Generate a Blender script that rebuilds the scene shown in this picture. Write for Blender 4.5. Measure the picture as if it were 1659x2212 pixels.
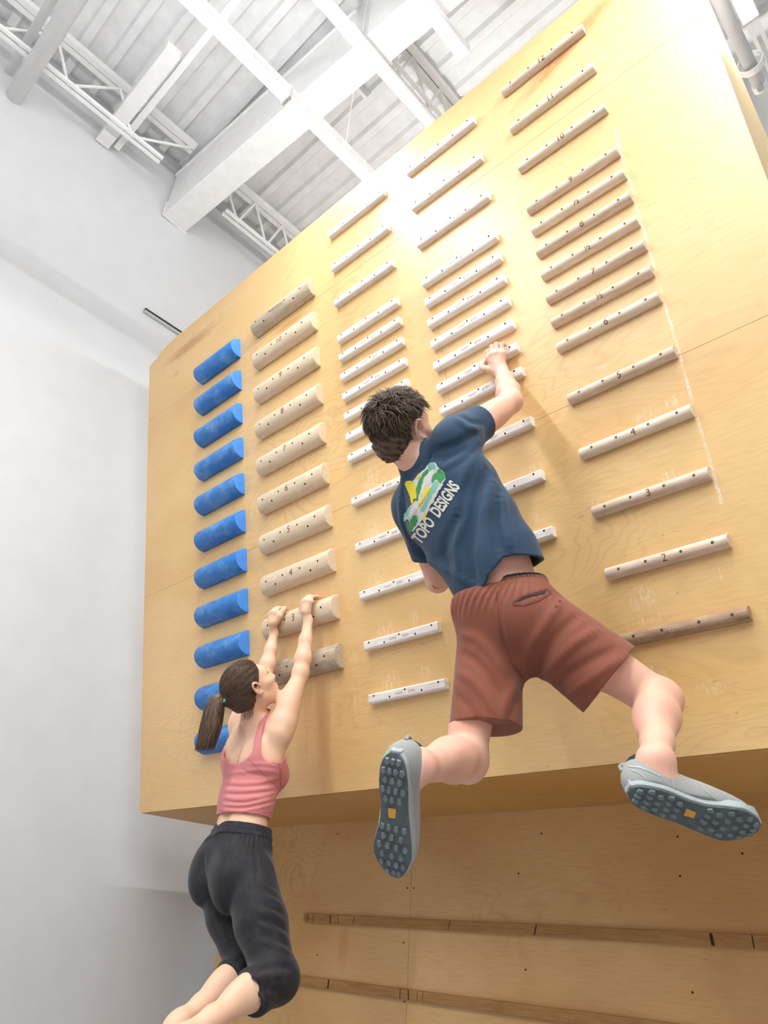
import bpy, bmesh, math, random
import numpy as np
from mathutils import Vector, Matrix

# ---------------------------------------------------------------- scene, camera, light
scene = bpy.context.scene
for o in list(bpy.data.objects):
    bpy.data.objects.remove(o, do_unlink=True)
COL = scene.collection
V = Vector

cam_data = bpy.data.cameras.new('camera')
cam_data.sensor_fit = 'VERTICAL'
cam_data.sensor_height = 36.0
cam_data.sensor_width = 27.0
cam_data.lens = 1551.25 / 2212 * 36.0
cam_data.clip_start = 0.02
cam = bpy.data.objects.new('camera', cam_data)
COL.objects.link(cam)
RIGHT = V((0.72752159, 0.68324636, 0.06234377))
DOWN = V((-0.31042654, 0.40884867, -0.85818304))
FWD = V((-0.61183961, 0.60499353, 0.50954404))
CAM = V((0.5833, -2.1381, -0.6289))
M = Matrix.Identity(4)
for i in range(3):
    M[i][0] = RIGHT[i]; M[i][1] = -DOWN[i]; M[i][2] = -FWD[i]; M[i][3] = CAM[i]
cam.matrix_world = M
scene.camera = cam

scene.view_settings.view_transform = 'Standard'
scene.view_settings.look = 'None'
scene.view_settings.gamma = 1.0
scene.view_settings.use_curve_mapping = False
scene.view_settings.exposure = 0.10

WORLD_STRENGTH = 0.36
LAMP_STRENGTH = 126.0
LAMP_STRENGTH_RIGHT = 150.0
CEILING_FILL_STRENGTH = 54.0  # upward glow added on top of the fixtures to brighten the ceiling
FLOOR_Z = -1.75
world = bpy.data.worlds.new('hall_light')
scene.world = world
world.use_nodes = True
world.node_tree.nodes['Background'].inputs[0].default_value = (0.97, 0.98, 1.0, 1)
world.node_tree.nodes['Background'].inputs[1].default_value = WORLD_STRENGTH


# ---------------------------------------------------------------- helpers
def lin(r, g, b):
    def f(c):
        c /= 255.0
        return c / 12.92 if c <= 0.04045 else ((c + 0.055) / 1.055) ** 2.4
    return (f(r), f(g), f(b), 1.0)


class NT:
    """small helper around a material's node tree"""
    def __init__(self, name):
        self.m = bpy.data.materials.new(name)
        self.m.use_nodes = True
        self.t = self.m.node_tree
        self.b = self.t.nodes['Principled BSDF']

    def n(self, typ, **kw):
        node = self.t.nodes.new(typ)
        for k, v in kw.items():
            setattr(node, k, v)
        return node

    def link(self, a, b):
        self.t.links.new(a, b)

    def coords(self, scale=(1, 1, 1), rot=(0, 0, 0), loc=(0, 0, 0), which='Object'):
        tc = self.n('ShaderNodeTexCoord')
        mp = self.n('ShaderNodeMapping')
        mp.inputs['Scale'].default_value = scale
        mp.inputs['Rotation'].default_value = rot
        mp.inputs['Location'].default_value = loc
        self.link(tc.outputs[which], mp.inputs['Vector'])
        return mp.outputs['Vector']

    def noise(self, vec, scale=5, detail=4, rough=0.55, dist=0.0):
        x = self.n('ShaderNodeTexNoise')
        x.inputs['Scale'].default_value = scale
        x.inputs['Detail'].default_value = detail
        x.inputs['Roughness'].default_value = rough
        x.inputs['Distortion'].default_value = dist
        if vec is not None:
            self.link(vec, x.inputs['Vector'])
        return x.outputs['Fac']

    def ramp(self, fac, stops):
        r = self.n('ShaderNodeValToRGB')
        el = r.color_ramp.elements
        while len(el) > 1:
            el.remove(el[-1])
        el[0].position = stops[0][0]; el[0].color = stops[0][1]
        for p, c in stops[1:]:
            e = el.new(p); e.color = c
        self.link(fac, r.inputs['Fac'])
        return r.outputs['Color']

    def bw(self, fac, lo, hi):
        return self.ramp(fac, [(lo, (0, 0, 0, 1)), (hi, (1, 1, 1, 1))])

    def mix(self, fac, a, b, mode='MIX'):
        x = self.n('ShaderNodeMix', data_type='RGBA', blend_type=mode)
        for sock, val in ((x.inputs[0], fac), (x.inputs[6], a), (x.inputs[7], b)):
            if hasattr(val, 'is_linked'):
                self.link(val, sock)
            else:
                sock.default_value = val
        return x.outputs[2]

    def math(self, op, a, b=0.0, clamp=False):
        x = self.n('ShaderNodeMath', operation=op, use_clamp=clamp)
        for sock, val in ((x.inputs[0], a), (x.inputs[1], b)):
            if hasattr(val, 'is_linked'):
                self.link(val, sock)
            else:
                sock.default_value = val
        return x.outputs[0]

    def bump(self, h, strength=0.2, dist=0.01):
        x = self.n('ShaderNodeBump')
        x.inputs['Strength'].default_value = strength
        x.inputs['Distance'].default_value = dist
        self.link(h, x.inputs['Height'])
        self.link(x.outputs['Normal'], self.b.inputs['Normal'])

    def set(self, color=None, rough=None, spec=None, metal=None, **kw):
        for key, val in (('Base Color', color), ('Roughness', rough), ('Specular IOR Level', spec), ('Metallic', metal)):
            if val is None:
                continue
            if hasattr(val, 'is_linked'):
                self.link(val, self.b.inputs[key])
            else:
                self.b.inputs[key].default_value = val
        for k, v in kw.items():
            self.b.inputs[k.replace('_', ' ')].default_value = v
        return self.m


def plain(name, rgb, rough=0.5, noise=0.04, scale=30, bump=0.0, spec=0.4, metal=0.0):
    t = NT(name)
    c = lin(*rgb)
    f = t.noise(t.coords(), scale, 5)
    dark = tuple(x * (1 - noise * 2.5) for x in c[:3]) + (1,)
    lite = tuple(min(1, x * (1 + noise * 1.5)) for x in c[:3]) + (1,)
    t.set(t.ramp(f, [(0.3, dark), (0.7, lite)]), rough, spec, metal)
    if bump:
        t.bump(f, bump, 0.005)
    return t.m


def obj(name, bm_or_mesh, mat=None, parent=None, smooth=False, loc=None, rot=None):
    if isinstance(bm_or_mesh, bmesh.types.BMesh):
        me = bpy.data.meshes.new(name)
        bmesh.ops.recalc_face_normals(bm_or_mesh, faces=bm_or_mesh.faces)
        bm_or_mesh.to_mesh(me)
        bm_or_mesh.free()
    else:
        me = bm_or_mesh
    if smooth:
        for p in me.polygons:
            p.use_smooth = True
    o = bpy.data.objects.new(name, me)
    if mat is not None:
        me.materials.append(mat)
    COL.objects.link(o)
    if parent is not None:
        o.parent = parent
    if loc is not None:
        o.location = loc
    if rot is not None:
        o.rotation_euler = rot
    return o


def tag(o, label, cat, group=None):
    o['label'] = label
    o['category'] = cat
    if group:
        o['group'] = group
    return o


def thing(name, label, cat, loc=(0, 0, 0), rot=(0, 0, 0), group=None):
    o = bpy.data.objects.new(name, None)
    o.empty_display_size = 0.05
    COL.objects.link(o)
    o.location = loc
    o.rotation_euler = rot
    return tag(o, label, cat, group)


def struct(o):
    o['kind'] = 'structure'
    return o


def box(bm, x0, x1, y0, y1, z0, z1, bevel=0.0):
    vs = [bm.verts.new((x, y, z)) for x in (x0, x1) for y in (y0, y1) for z in (z0, z1)]
    idx = [(0, 1, 3, 2), (4, 6, 7, 5), (0, 4, 5, 1), (2, 3, 7, 6), (0, 2, 6, 4), (1, 5, 7, 3)]
    fs = [bm.faces.new([vs[i] for i in f]) for f in idx]
    if bevel:
        es = list({e for f in fs for e in f.edges})
        bmesh.ops.bevel(bm, geom=es, offset=bevel, segments=2, affect='EDGES', profile=0.5)
    return fs


def boxed(*a, bevel=0.0):
    bm = bmesh.new()
    box(bm, *a, bevel=bevel)
    return bm


def tube(bm, p0, p1, r, seg=12, r1=None, cap=True):
    p0, p1 = V(p0), V(p1)
    r1 = r if r1 is None else r1
    d = (p1 - p0).normalized()
    a = d.orthogonal().normalized()
    b = d.cross(a)
    rings = []
    for p, rr in ((p0, r), (p1, r1)):
        rings.append([bm.verts.new(p + (a * math.cos(t) + b * math.sin(t)) * rr)
                      for t in (2 * math.pi * i / seg for i in range(seg))])
    for i in range(seg):
        bm.faces.new((rings[0][i], rings[0][(i + 1) % seg], rings[1][(i + 1) % seg], rings[1][i]))
    if cap:
        bm.faces.new(rings[0][::-1]); bm.faces.new(rings[1])


def prism(bm, poly, axis, lo, hi):
    """extrude a 2-D polygon along an axis (0, 1 or 2)"""
    def mk(p, t):
        if axis == 0: return (t, p[0], p[1])
        if axis == 1: return (p[0], t, p[1])
        return (p[0], p[1], t)
    a = [bm.verts.new(mk(p, lo)) for p in poly]
    b = [bm.verts.new(mk(p, hi)) for p in poly]
    n = len(poly)
    for i in range(n):
        bm.faces.new((a[i], a[(i + 1) % n], b[(i + 1) % n], b[i]))
    bm.faces.new(a[::-1]); bm.faces.new(b)


def text_mesh(body, size, depth=0.0006, res=3, bold=0.0):
    cu = bpy.data.curves.new('lettering', 'FONT')
    cu.body = body
    cu.size = size
    cu.align_x = 'CENTER'
    cu.align_y = 'CENTER'
    cu.extrude = depth
    cu.resolution_u = res
    cu.offset = bold
    o = bpy.data.objects.new('lettering', cu)
    COL.objects.link(o)
    dg = bpy.context.evaluated_depsgraph_get()
    me = bpy.data.meshes.new_from_object(o.evaluated_get(dg))
    bpy.data.objects.remove(o, do_unlink=True)
    bpy.data.curves.remove(cu)
    me.materials.clear()
    return me


# ---------------------------------------------------------------- materials
CHALK = (
        (-0.15, 0.955, 0.03, 0.010, 300), (-0.05, 0.962, 0.02, 0.010, 260), (-0.30, 0.36, 0.025, 0.02, 320), (-0.335, 0.12, 0.03, 0.02, 260),
        (-0.06, 0.375, 0.012, 0.012, 240), (-0.12, 0.72, 0.02, 0.012, 200), (-0.30, 0.29, 0.04, 0.008, 200), (-0.17, 0.06, 0.03, 0.01, 160),
        (-0.36, 0.70, 0.03, 0.02, 160), (-0.26, 1.19, 0.02, 0.008, 160),
        (-1.40, 0.49, 0.03, 0.02, 260), (-1.24, 0.50, 0.015, 0.02, 260), (-1.40, 0.28, 0.03, 0.018, 240), (-1.22, 0.29, 0.02, 0.015, 220),
        (-1.42, 0.72, 0.03, 0.02, 240), (-1.42, 0.94, 0.03, 0.022, 260), (-1.40, 1.17, 0.035, 0.03, 420), (-1.20, 1.16, 0.02, 0.02, 200),
        (-1.38, 1.80, 0.03, 0.012, 200), (-1.38, 1.70, 0.03, 0.012, 200), (-1.40, 2.03, 0.025, 0.012, 180),
        (-1.62, 0.42, 0.025, 0.012, 150), (-1.62, 0.24, 0.004, 0.03, 200), (-1.72, 0.60, 0.02, 0.008, 120), (-2.26, 1.30, 0.02, 0.03, 160),
        (-0.60, 0.93, 0.03, 0.012, 160), (-0.62, 0.74, 0.02, 0.012, 140), (-0.74, 1.49, 0.03, 0.012, 160),
        (-2.55, 2.74, 0.25, 0.02, 140), (-2.2, 2.1, 0.02, 0.02, 60))


def plywood(name, base=(229, 189, 126), contrast=1.0, rough=0.42, stains=(), chalk=(), line=None, coat=0.0, seed=0.0, vaxis='z'):
    """rotary cut birch: long horizontal grain (local x), contour-line cathedrals, flecks"""
    t = NT(name)
    r, g, b = base
    lo = lin(r - 16 * contrast, g - 22 * contrast, b - 26 * contrast)
    hi = lin(min(255, r + 8), min(255, g + 10), min(255, b + 14))
    v1 = t.coords((0.55, 1, 1.7), loc=(seed, seed * 0.7, seed * 1.3))
    n1 = t.noise(v1, 1.6, 3, 0.5, 0.6)
    # contour lines of a slow noise field = cathedral figure
    w = t.math('MULTIPLY', n1, 26.0)
    w = t.math('FRACT', w)
    w = t.math('ABSOLUTE', t.math('SUBTRACT', w, 0.5))
    lines = t.ramp(w, [(0.0, (1, 1, 1, 1)), (0.22, (0, 0, 0, 1))])
    v2 = t.coords((1.2, 6, 14), loc=(seed * 2, 0, seed))
    fine = t.noise(v2, 9, 6, 0.65)
    v3 = t.coords((0.8, 1, 1.3), loc=(0, seed, 0))
    patch = t.noise(v3, 1.1, 3, 0.5)
    col = t.ramp(patch, [(0.28, lo), (0.5, lin(r, g, b)), (0.75, hi)])
    col = t.mix(t.math('MULTIPLY', t.bw(fine, 0.42, 0.75), 0.34 * contrast), col, lin(r - 34, g - 44, b - 50))
    amp = t.bw(t.noise(t.coords((1, 1, 1), loc=(3 + seed, 2, 1)), 1.3, 2), 0.45, 0.7)
    lm = t.math('MULTIPLY', lines, t.math('MULTIPLY', amp, 0.30 * contrast))
    col = t.mix(lm, col, lin(r - 52, g - 62, b - 62))
    # small dark flecks lying along the grain
    fl = t.noise(t.coords((4, 10, 26), loc=(seed, 1, 2)), 4.2, 2, 0.4)
    col = t.mix(t.math('MULTIPLY', t.bw(fl, 0.735, 0.78), 0.4), col, lin(126, 84, 44))
    for (cu, cv, su, sv, ang, strength, rgb) in stains:
        m = t.coords((1 / su, 1, 1 / sv), rot=(0, 0, 0))
        tc = t.n('ShaderNodeTexCoord')
        mp = t.n('ShaderNodeMapping', vector_type='TEXTURE')
        mp.inputs['Location'].default_value = (cu, 0, cv)
        mp.inputs['Rotation'].default_value = (0, ang, 0)
        mp.inputs['Scale'].default_value = (su, 50, sv)
        t.link(tc.outputs['Object'], mp.inputs['Vector'])
        wob = t.n('ShaderNodeVectorMath', operation='ADD')
        nz = t.n('ShaderNodeTexNoise')
        nz.inputs['Scale'].default_value = 2.2
        nz.inputs['Detail'].default_value = 5
        t.link(mp.outputs['Vector'], nz.inputs['Vector'])
        sc = t.n('ShaderNodeVectorMath', operation='SCALE')
        t.link(nz.outputs['Color'], sc.inputs[0]); sc.inputs['Scale'].default_value = 0.9
        sb = t.n('ShaderNodeVectorMath', operation='SUBTRACT')
        t.link(sc.outputs[0], sb.inputs[0]); sb.inputs[1].default_value = (0.45, 0.45, 0.45)
        t.link(mp.outputs['Vector'], wob.inputs[0]); t.link(sb.outputs[0], wob.inputs[1])
        ln = t.n('ShaderNodeVectorMath', operation='LENGTH')
        t.link(wob.outputs[0], ln.inputs[0])
        ring = t.math('FRACT', t.math('MULTIPLY', ln.outputs['Value'], 4.5))
        mask = t.ramp(ln.outputs['Value'], [(0.35, (1, 1, 1, 1)), (1.1, (0, 0, 0, 1))])
        mask = t.math('MULTIPLY', mask, t.math('ADD', t.math('MULTIPLY', ring, 0.45), 0.6))
        col = t.mix(t.math('MULTIPLY', mask, strength, True), col, lin(*rgb))
    if chalk or line:
        tc = t.n('ShaderNodeTexCoord')
        grain = t.noise(t.coords((70, 1, 34)), 2.0, 4, 0.7)
        streak = t.noise(t.coords((60, 1, 9), rot=(0, 0.25, 0)), 1.6, 3, 0.6)
        tex = t.math('MULTIPLY', t.bw(grain, 0.40, 0.66), t.bw(streak, 0.46, 0.62))
        total = None
        for (cu, cv, su, sv, n) in chalk:
            mp = t.n('ShaderNodeMapping', vector_type='TEXTURE')
            mp.inputs['Location'].default_value = (cu, 0, cv)
            mp.inputs['Scale'].default_value = (su * 2.3, 50, sv * 2.6)
            t.link(tc.outputs['Object'], mp.inputs['Vector'])
            ln = t.n('ShaderNodeVectorMath', operation='LENGTH')
            t.link(mp.outputs['Vector'], ln.inputs[0])
            m = t.math('MULTIPLY', t.math('SUBTRACT', 1.0, ln.outputs['Value'], True), min(1.0, n / 260.0))
            total = m if total is None else t.math('MAXIMUM', total, m)
        mask = t.math('MULTIPLY', t.math('MULTIPLY', total, 1.7, True), tex) if total is not None else None
        if line:
            sp = t.n('ShaderNodeSeparateXYZ')
            t.link(tc.outputs['Object'], sp.inputs[0])
            wob = t.math('MULTIPLY', t.math('SUBTRACT', t.noise(t.coords((0, 0, 1)), 3.0, 2), 0.5), 0.012)
            du = t.math('ABSOLUTE', t.math('SUBTRACT', t.math('SUBTRACT', sp.outputs['X'], line[0]), wob))
            band = t.math('SUBTRACT', 1.0, t.math('DIVIDE', du, line[1]), True)
            rng = t.math('MULTIPLY', t.math('GREATER_THAN', sp.outputs['Z'], line[2]), t.math('LESS_THAN', sp.outputs['Z'], line[3]))
            brk = t.bw(t.noise(t.coords((0.2, 1, 1), loc=(0, 0, 3.3)), 8.0, 3), 0.36, 0.56)
            lg = t.bw(t.noise(t.coords((60, 1, 40)), 3.0, 3), 0.36, 0.6)
            lm2 = t.math('MULTIPLY', t.math('MULTIPLY', t.math('MULTIPLY', band, 2.0, True), rng), t.math('MULTIPLY', brk, lg))
            mask = lm2 if mask is None else t.math('MAXIMUM', mask, lm2)
        col = t.mix(t.math('MULTIPLY', mask, 0.75, True), col, lin(246, 236, 220))
    t.set(col, rough, 0.5)
    t.b.inputs['Coat Weight'].default_value = coat
    t.b.inputs['Coat Roughness'].default_value = 0.52
    t.bump(fine, 0.06, 0.002)
    return t.m


def rung_wood(name, base, chalk=(232, 224, 216), chalk_amt=0.5, grain=1.0, rough=0.6, wear=0.0, wear_rgb=(120, 92, 66)):
    t = NT(name)
    r, g, b = base
    oi = t.n('ShaderNodeObjectInfo')
    off = t.n('ShaderNodeCombineXYZ')
    for i in range(3):
        t.link(t.math('MULTIPLY', oi.outputs['Random'], 37.0 + 11 * i), off.inputs[i])
    def vec(s):
        tc = t.coords(s)
        a = t.n('ShaderNodeVectorMath', operation='ADD')
        t.link(tc, a.inputs[0]); t.link(off.outputs[0], a.inputs[1])
        return a.outputs[0]
    fine = t.noise(vec((2.5, 60, 60)), 3.0, 5, 0.6, 0.4)
    col = t.ramp(fine, [(0.25, lin(r - 26 * grain, g - 27 * grain, b - 28 * grain)), (0.6, lin(r, g, b)), (0.85, lin(min(r + 8, 255), min(g + 8, 255), min(b + 8, 255)))])
    tone = t.math('SUBTRACT', oi.outputs['Random'], 0.5)
    col = t.mix(t.math('MULTIPLY', t.math('ABSOLUTE', tone), 0.35), col, lin(r - 50, g - 58, b - 62))
    if wear:
        wv = t.noise(vec((3, 14, 14)), 1.5, 4, 0.6)
        col = t.mix(t.math('MULTIPLY', t.bw(wv, 0.38, 0.72), wear), col, lin(*wear_rgb))
    ch = t.noise(vec((7, 22, 22)), 2.2, 6, 0.7)
    col = t.mix(t.math('MULTIPLY', t.bw(ch, 0.45, 0.72), chalk_amt), col, lin(*chalk))
    t.set(col, rough, 0.35)
    t.bump(fine, 0.12, 0.002)
    return t.m


MAT = {}
MAT['board'] = plywood('varnished_birch_plywood', (229, 188, 124), 1.0, 0.40, coat=0.9, chalk=CHALK, line=(0.005, 0.0065, 0.58, 2.12), stains=(
    (-2.86, 2.68, 0.36, 0.055, 0.0, 0.75, (176, 108, 48)),
    (-1.88, 2.30, 0.16, 0.030, 0.0, 0.55, (184, 122, 62)),
    (-0.06, 2.66, 0.40, 0.055, -0.36, 0.80, (184, 112, 46)),
    (-3.02, 2.54, 0.05, 0.03, 0.0, 0.45, (190, 130, 76)),
    (-1.83, 0.02, 0.06, 0.40, 0.0, 0.30, (196, 140, 88)),
    (-1.66, 0.62, 0.05, 0.60, 0.0, 0.20, (206, 152, 96)),
))
MAT['lower'] = plywood('birch_plywood_lower', (214, 173, 116), 1.1, 0.5, seed=5.3, stains=(
    (-2.34, -0.66, 0.05, 0.12, 0.0, 0.5, (190, 122, 66)),
    (-2.40, -0.16, 0.22, 0.10, 0.0, 0.25, (196, 140, 88)),
    (-1.30, 0.02, 0.14, 0.10, 0.0, 0.28, (196, 140, 80)),
))
MAT['under'] = plywood('birch_plywood_underside', (206, 160, 94), 0.7, 0.5, seed=9.1)
MAT['side'] = plywood('birch_plywood_side', (232, 204, 152), 0.5, 0.5, seed=2.7)


def ply_edge():
    t = NT('plywood_edge_layers')
    tc = t.n('ShaderNodeTexCoord')
    sp = t.n('ShaderNodeSeparateXYZ')
    t.link(tc.outputs['Object'], sp.inputs[0])
    s = t.math('FRACT', t.math('MULTIPLY', sp.outputs['Y'], 1 / 0.0045))
    nz = t.noise(t.coords((1, 1, 30)), 4, 3)
    c = t.ramp(s, [(0.0, lin(238, 216, 172)), (0.42, lin(240, 222, 182)), (0.5, lin(168, 116, 62)), (0.72, lin(176, 126, 74)), (0.8, lin(238, 216, 172))])
    c = t.mix(t.math('MULTIPLY', t.bw(nz, 0.5, 0.8), 0.3), c, lin(150, 105, 60))
    return t.set(c, 0.6, 0.3)


MAT['ply_edge'] = ply_edge()
MAT['white_wall'] = plain('white_painted_wall', (208, 208, 209), 0.75, 0.012, 6, 0.03)
MAT['white_steel'] = plain('white_painted_steel', (236, 234, 232), 0.5, 0.02, 12, 0.02)
MAT['white_deck'] = plain('white_painted_roof_deck', (232, 231, 230), 0.55, 0.03, 9, 0.03)
MAT['white_pipe'] = plain('white_painted_pipe', (240, 239, 237), 0.42, 0.015, 15)
MAT['grey_gap'] = plain('grey_steel_flashing', (176, 176, 178), 0.6, 0.03, 10)  # even grey for the flashing, bracket flange and cap plug
MAT['mat_floor'] = plain('pale_grey_foam_mat', (160, 160, 162), 0.8, 0.05, 20, 0.05)
MAT['dark_metal'] = plain('dark_metal', (66, 62, 58), 0.4, 0.05, 40, metal=0.6)
MAT['alu'] = plain('brushed_aluminium', (196, 197, 198), 0.35, 0.03, 40, metal=0.5)
MAT['hole'] = plain('dark_hole', (46, 34, 26), 0.9, 0.05, 60)
MAT['screw'] = plain('steel_screw', (120, 104, 88), 0.4, 0.1, 200, metal=0.7)
MAT['burn'] = plain('burnt_lettering', (124, 88, 58), 0.8, 0.08, 150)
MAT['faint_burn'] = plain('faint_burnt_lettering', (196, 174, 156), 0.8, 0.08, 150)
MAT['pale_burn'] = plain('worn_pale_lettering', (196, 168, 138), 0.8, 0.08, 150)
MAT['chalk'] = plain('chalk_dust', (250, 246, 240), 0.95, 0.02, 80)
MAT['pine'] = rung_wood('chalked_poplar', (243, 233, 224), (252, 249, 246), 0.6, 0.6)
MAT['poplar'] = rung_wood('pale_poplar', (224, 202, 172), (240, 230, 216), 0.35, 0.9)
MAT['poplar_grey'] = rung_wood('greyed_poplar', (196, 178, 154), (226, 216, 204), 0.45, 1.1, wear=0.35, wear_rgb=(140, 122, 100))
MAT['maple'] = rung_wood('worn_maple', (238, 220, 192), (246, 236, 226), 0.5, 0.9, wear=0.35, wear_rgb=(212, 184, 154))
MAT['maple_dark'] = rung_wood('dirty_maple', (224, 200, 174), (240, 228, 220), 0.5, 1.0, wear=0.5, wear_rgb=(192, 162, 138))
MAT['maple_brown'] = rung_wood('brown_grimed_maple', (184, 152, 118), (214, 198, 184), 0.4, 1.2, wear=0.85, wear_rgb=(122, 88, 56))
MAT['oak'] = rung_wood('oak_batten', (180, 136, 82), (196, 160, 110), 0.2, 1.3, wear=0.4, wear_rgb=(140, 100, 58))
MAT['pencil'] = plain('dark_marks', (52, 40, 30), 0.9, 0.05, 60)


def blue_mat():
    t = NT('blue_polyurethane')
    oi = t.n('ShaderNodeObjectInfo')
    off = t.n('ShaderNodeCombineXYZ')
    for i in range(3):
        t.link(t.math('MULTIPLY', oi.outputs['Random'], 23.0 + 9 * i), off.inputs[i])
    a = t.n('ShaderNodeVectorMath', operation='ADD')
    t.link(t.coords((6, 9, 9)), a.inputs[0]); t.link(off.outputs[0], a.inputs[1])
    ch = t.noise(a.outputs[0], 1.4, 5, 0.6)
    sp = t.noise(t.coords(), 160, 2)
    col = t.mix(t.math('MULTIPLY', t.bw(ch, 0.46, 0.78), 0.55), lin(46, 118, 190), lin(156, 192, 226))
    col = t.mix(t.math('MULTIPLY', t.bw(sp, 0.68, 0.76), 0.35), col, lin(170, 200, 226))
    t.bump(sp, 0.08, 0.001)
    return t.set(col, 0.5, 0.4)


MAT['blue'] = blue_mat()
MAT['blue_end'] = plain('blue_polyurethane_cut_face', (76, 146, 236), 0.55, 0.05, 30)


def lamp_mat(strength):
    t = NT('lit_diffuser')
    t.set((0.9, 0.9, 0.9, 1), 0.5)
    t.b.inputs['Emission Color'].default_value = (0.955, 0.985, 1.0, 1)
    t.b.inputs['Emission Strength'].default_value = strength
    return t.m


MAT['lamp'] = lamp_mat(LAMP_STRENGTH)
MAT['lamp_right'] = lamp_mat(LAMP_STRENGTH_RIGHT)
MAT['ceiling_fill'] = lamp_mat(CEILING_FILL_STRENGTH)  # for the glow added above the housings

# ---------------------------------------------------------------- room
TILT = math.radians(13.3366)
VX = V((0, -math.sin(TILT), math.cos(TILT)))      # up along the board
NX = V((0, -math.cos(TILT), -math.sin(TILT)))     # out of the board, to the climbers


def on_board(u, v, w=0.0):
    return V((u, 0, 0)) + VX * v + NX * w


WALL_X, DECK_Z, BACK_Y = -3.6, 5.02, 1.55
BX0, BX1 = -3.36, 0.402
BV0, BV1 = -0.1214, 2.832
ROOM_X1, ROOM_Y0 = 7.0, -9.0
struct(obj('floor', boxed(WALL_X - 0.2, ROOM_X1, ROOM_Y0, BACK_Y + 0.2, FLOOR_Z - 0.3, FLOOR_Z), MAT['mat_floor']))
struct(obj('wall_left', boxed(WALL_X - 0.2, WALL_X, ROOM_Y0, BACK_Y + 0.2, FLOOR_Z, DECK_Z + 0.1), MAT['white_wall']))
struct(obj('wall_back', boxed(WALL_X, ROOM_X1, BACK_Y, BACK_Y + 0.2, FLOOR_Z, DECK_Z + 0.1), MAT['white_wall']))
# corrugated roof deck, ribs run along x
bm = bmesh.new()
PITCH = 0.213
prof = []
y = ROOM_Y0
k0 = math.floor((ROOM_Y0 + 0.74) / PITCH)
for k in range(k0, int((BACK_Y + 0.74) / PITCH) + 1):
    y = k * PITCH - 0.74
    prof += [(y, DECK_Z), (y + 0.115, DECK_Z), (y + 0.135, DECK_Z - 0.045), (y + 0.193, DECK_Z - 0.045)]
up = [(p[0], DECK_Z + 0.15) for p in (prof[-1], prof[0])]
prism(bm, prof + up, 0, WALL_X - 0.1, ROOM_X1)
struct(obj('ceiling', bm, MAT['white_deck']))
bm = bmesh.new()
box(bm, WALL_X, WALL_X + 0.05, ROOM_Y0, BACK_Y, DECK_Z - 0.13, DECK_Z - 0.046)
struct(obj('trim_1', bm, MAT['grey_gap']))

# steel girder across the hall (slightly skewed to the board)
GA = math.radians(3.6)
g = thing('roof_girder', 'wide white boxed roof girder crossing the ceiling, end at the left wall', 'beam', (-3.585, -0.70, 4.355), (0, 0, GA))
bm = boxed(0, 9.0, -0.11, 0.11, 0, 0.55, bevel=0.006)
obj('beam_casing', bm, MAT['white_steel'], g)
obj('end_plate', boxed(-0.012, 0.0, -0.118, 0.118, -0.006, 0.16, bevel=0.003), MAT['white_steel'], g)
bm = boxed(0, 9.0, -0.125, -0.11, 0.50, 0.515)
obj('bearing_ledge', bm, MAT['white_steel'], g)


def joist(x, label, seg, ys, first_top, first_bot, dy, n, sgn):
    """open-web bar joist running along y from the girder; sgn is the direction it runs"""
    t = thing('bar_joist', label, 'roof joist', (x, ys, 4.88), (0, 0, 0), 'open-web roof joists')
    zt, zb = 0.0, -0.38
    L = seg
    for s in (-1, 1):
        bm = bmesh.new()
        a, b = sorted((0.0, sgn * L))
        box(bm, s * 0.026 - 0.022, s * 0.026 + 0.022, a, b, zt - 0.004, zt + 0.048)
        obj('top_chord', bm, MAT['white_steel'], t)
        bm = bmesh.new()
        a, b = sorted((sgn * first_bot * 0.45, sgn * L))
        box(bm, s * 0.024 - 0.012, s * 0.024 + 0.012, a, b, zb - 0.012, zb + 0.012)
        obj('bottom_chord', bm, MAT['white_steel'], t)
    pts = [(0.03, zt)]
    for k in range(n):
        pts.append((first_bot + k * dy, zb))
        pts.append((first_top + k * dy, zt))
    for (a, za), (b, zb_) in zip(pts[:-1], pts[1:]):
        bm = bmesh.new()
        tube(bm, (0, sgn * a, za), (0, sgn * b, zb_), 0.011, 8)
        obj('web_bar', bm, MAT['white_steel'], t)
    return t


joist(-3.28, 'open-web steel joist beside left wall, on the near side of the girder', 6.2, -0.84, 0.67, 0.47, 0.51, 11, -1)
joist(-3.28, 'short open-web steel joist beside left wall, beyond the girder', 1.9, -0.56, 0.37, 0.25, 0.31, 6, 1)
joist(-1.43, 'open-web steel joist next to thick round pipe, beyond the girder', 1.75, -0.46, 0.27, 0.15, 0.31, 5, 1)
joist(0.46, 'open-web steel joist at top right, behind the strapped pipe', 1.65, -0.34, 0.40, 0.26, 0.34, 4, 1)


def pipe(label, p0, p1, r, couplings=(), name='round_pipe', flange=False):
    p0, p1 = V(p0), V(p1)
    t = thing(name, label, 'pipe', p0, group='white ceiling pipes')
    bm = bmesh.new(); tube(bm, (0, 0, 0), p1 - p0, r, 24)
    obj('pipe_run', bm, MAT['white_pipe'], t, True)
    d = (p1 - p0)
    for c in couplings:
        bm = bmesh.new()
        q = d * c
        tube(bm, q - d.normalized() * 0.035, q + d.normalized() * 0.035, r * 1.07, 24)
        obj('coupling', bm, MAT['white_pipe'], t)
    if flange:
        bm = bmesh.new(); tube(bm, (0, 0, 0), d.normalized() * 0.012, r * 1.5, 24)
        obj('wall_flange', bm, MAT['white_pipe'], t)
    return t


def shade_smooth_auto(o):
    pass


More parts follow.
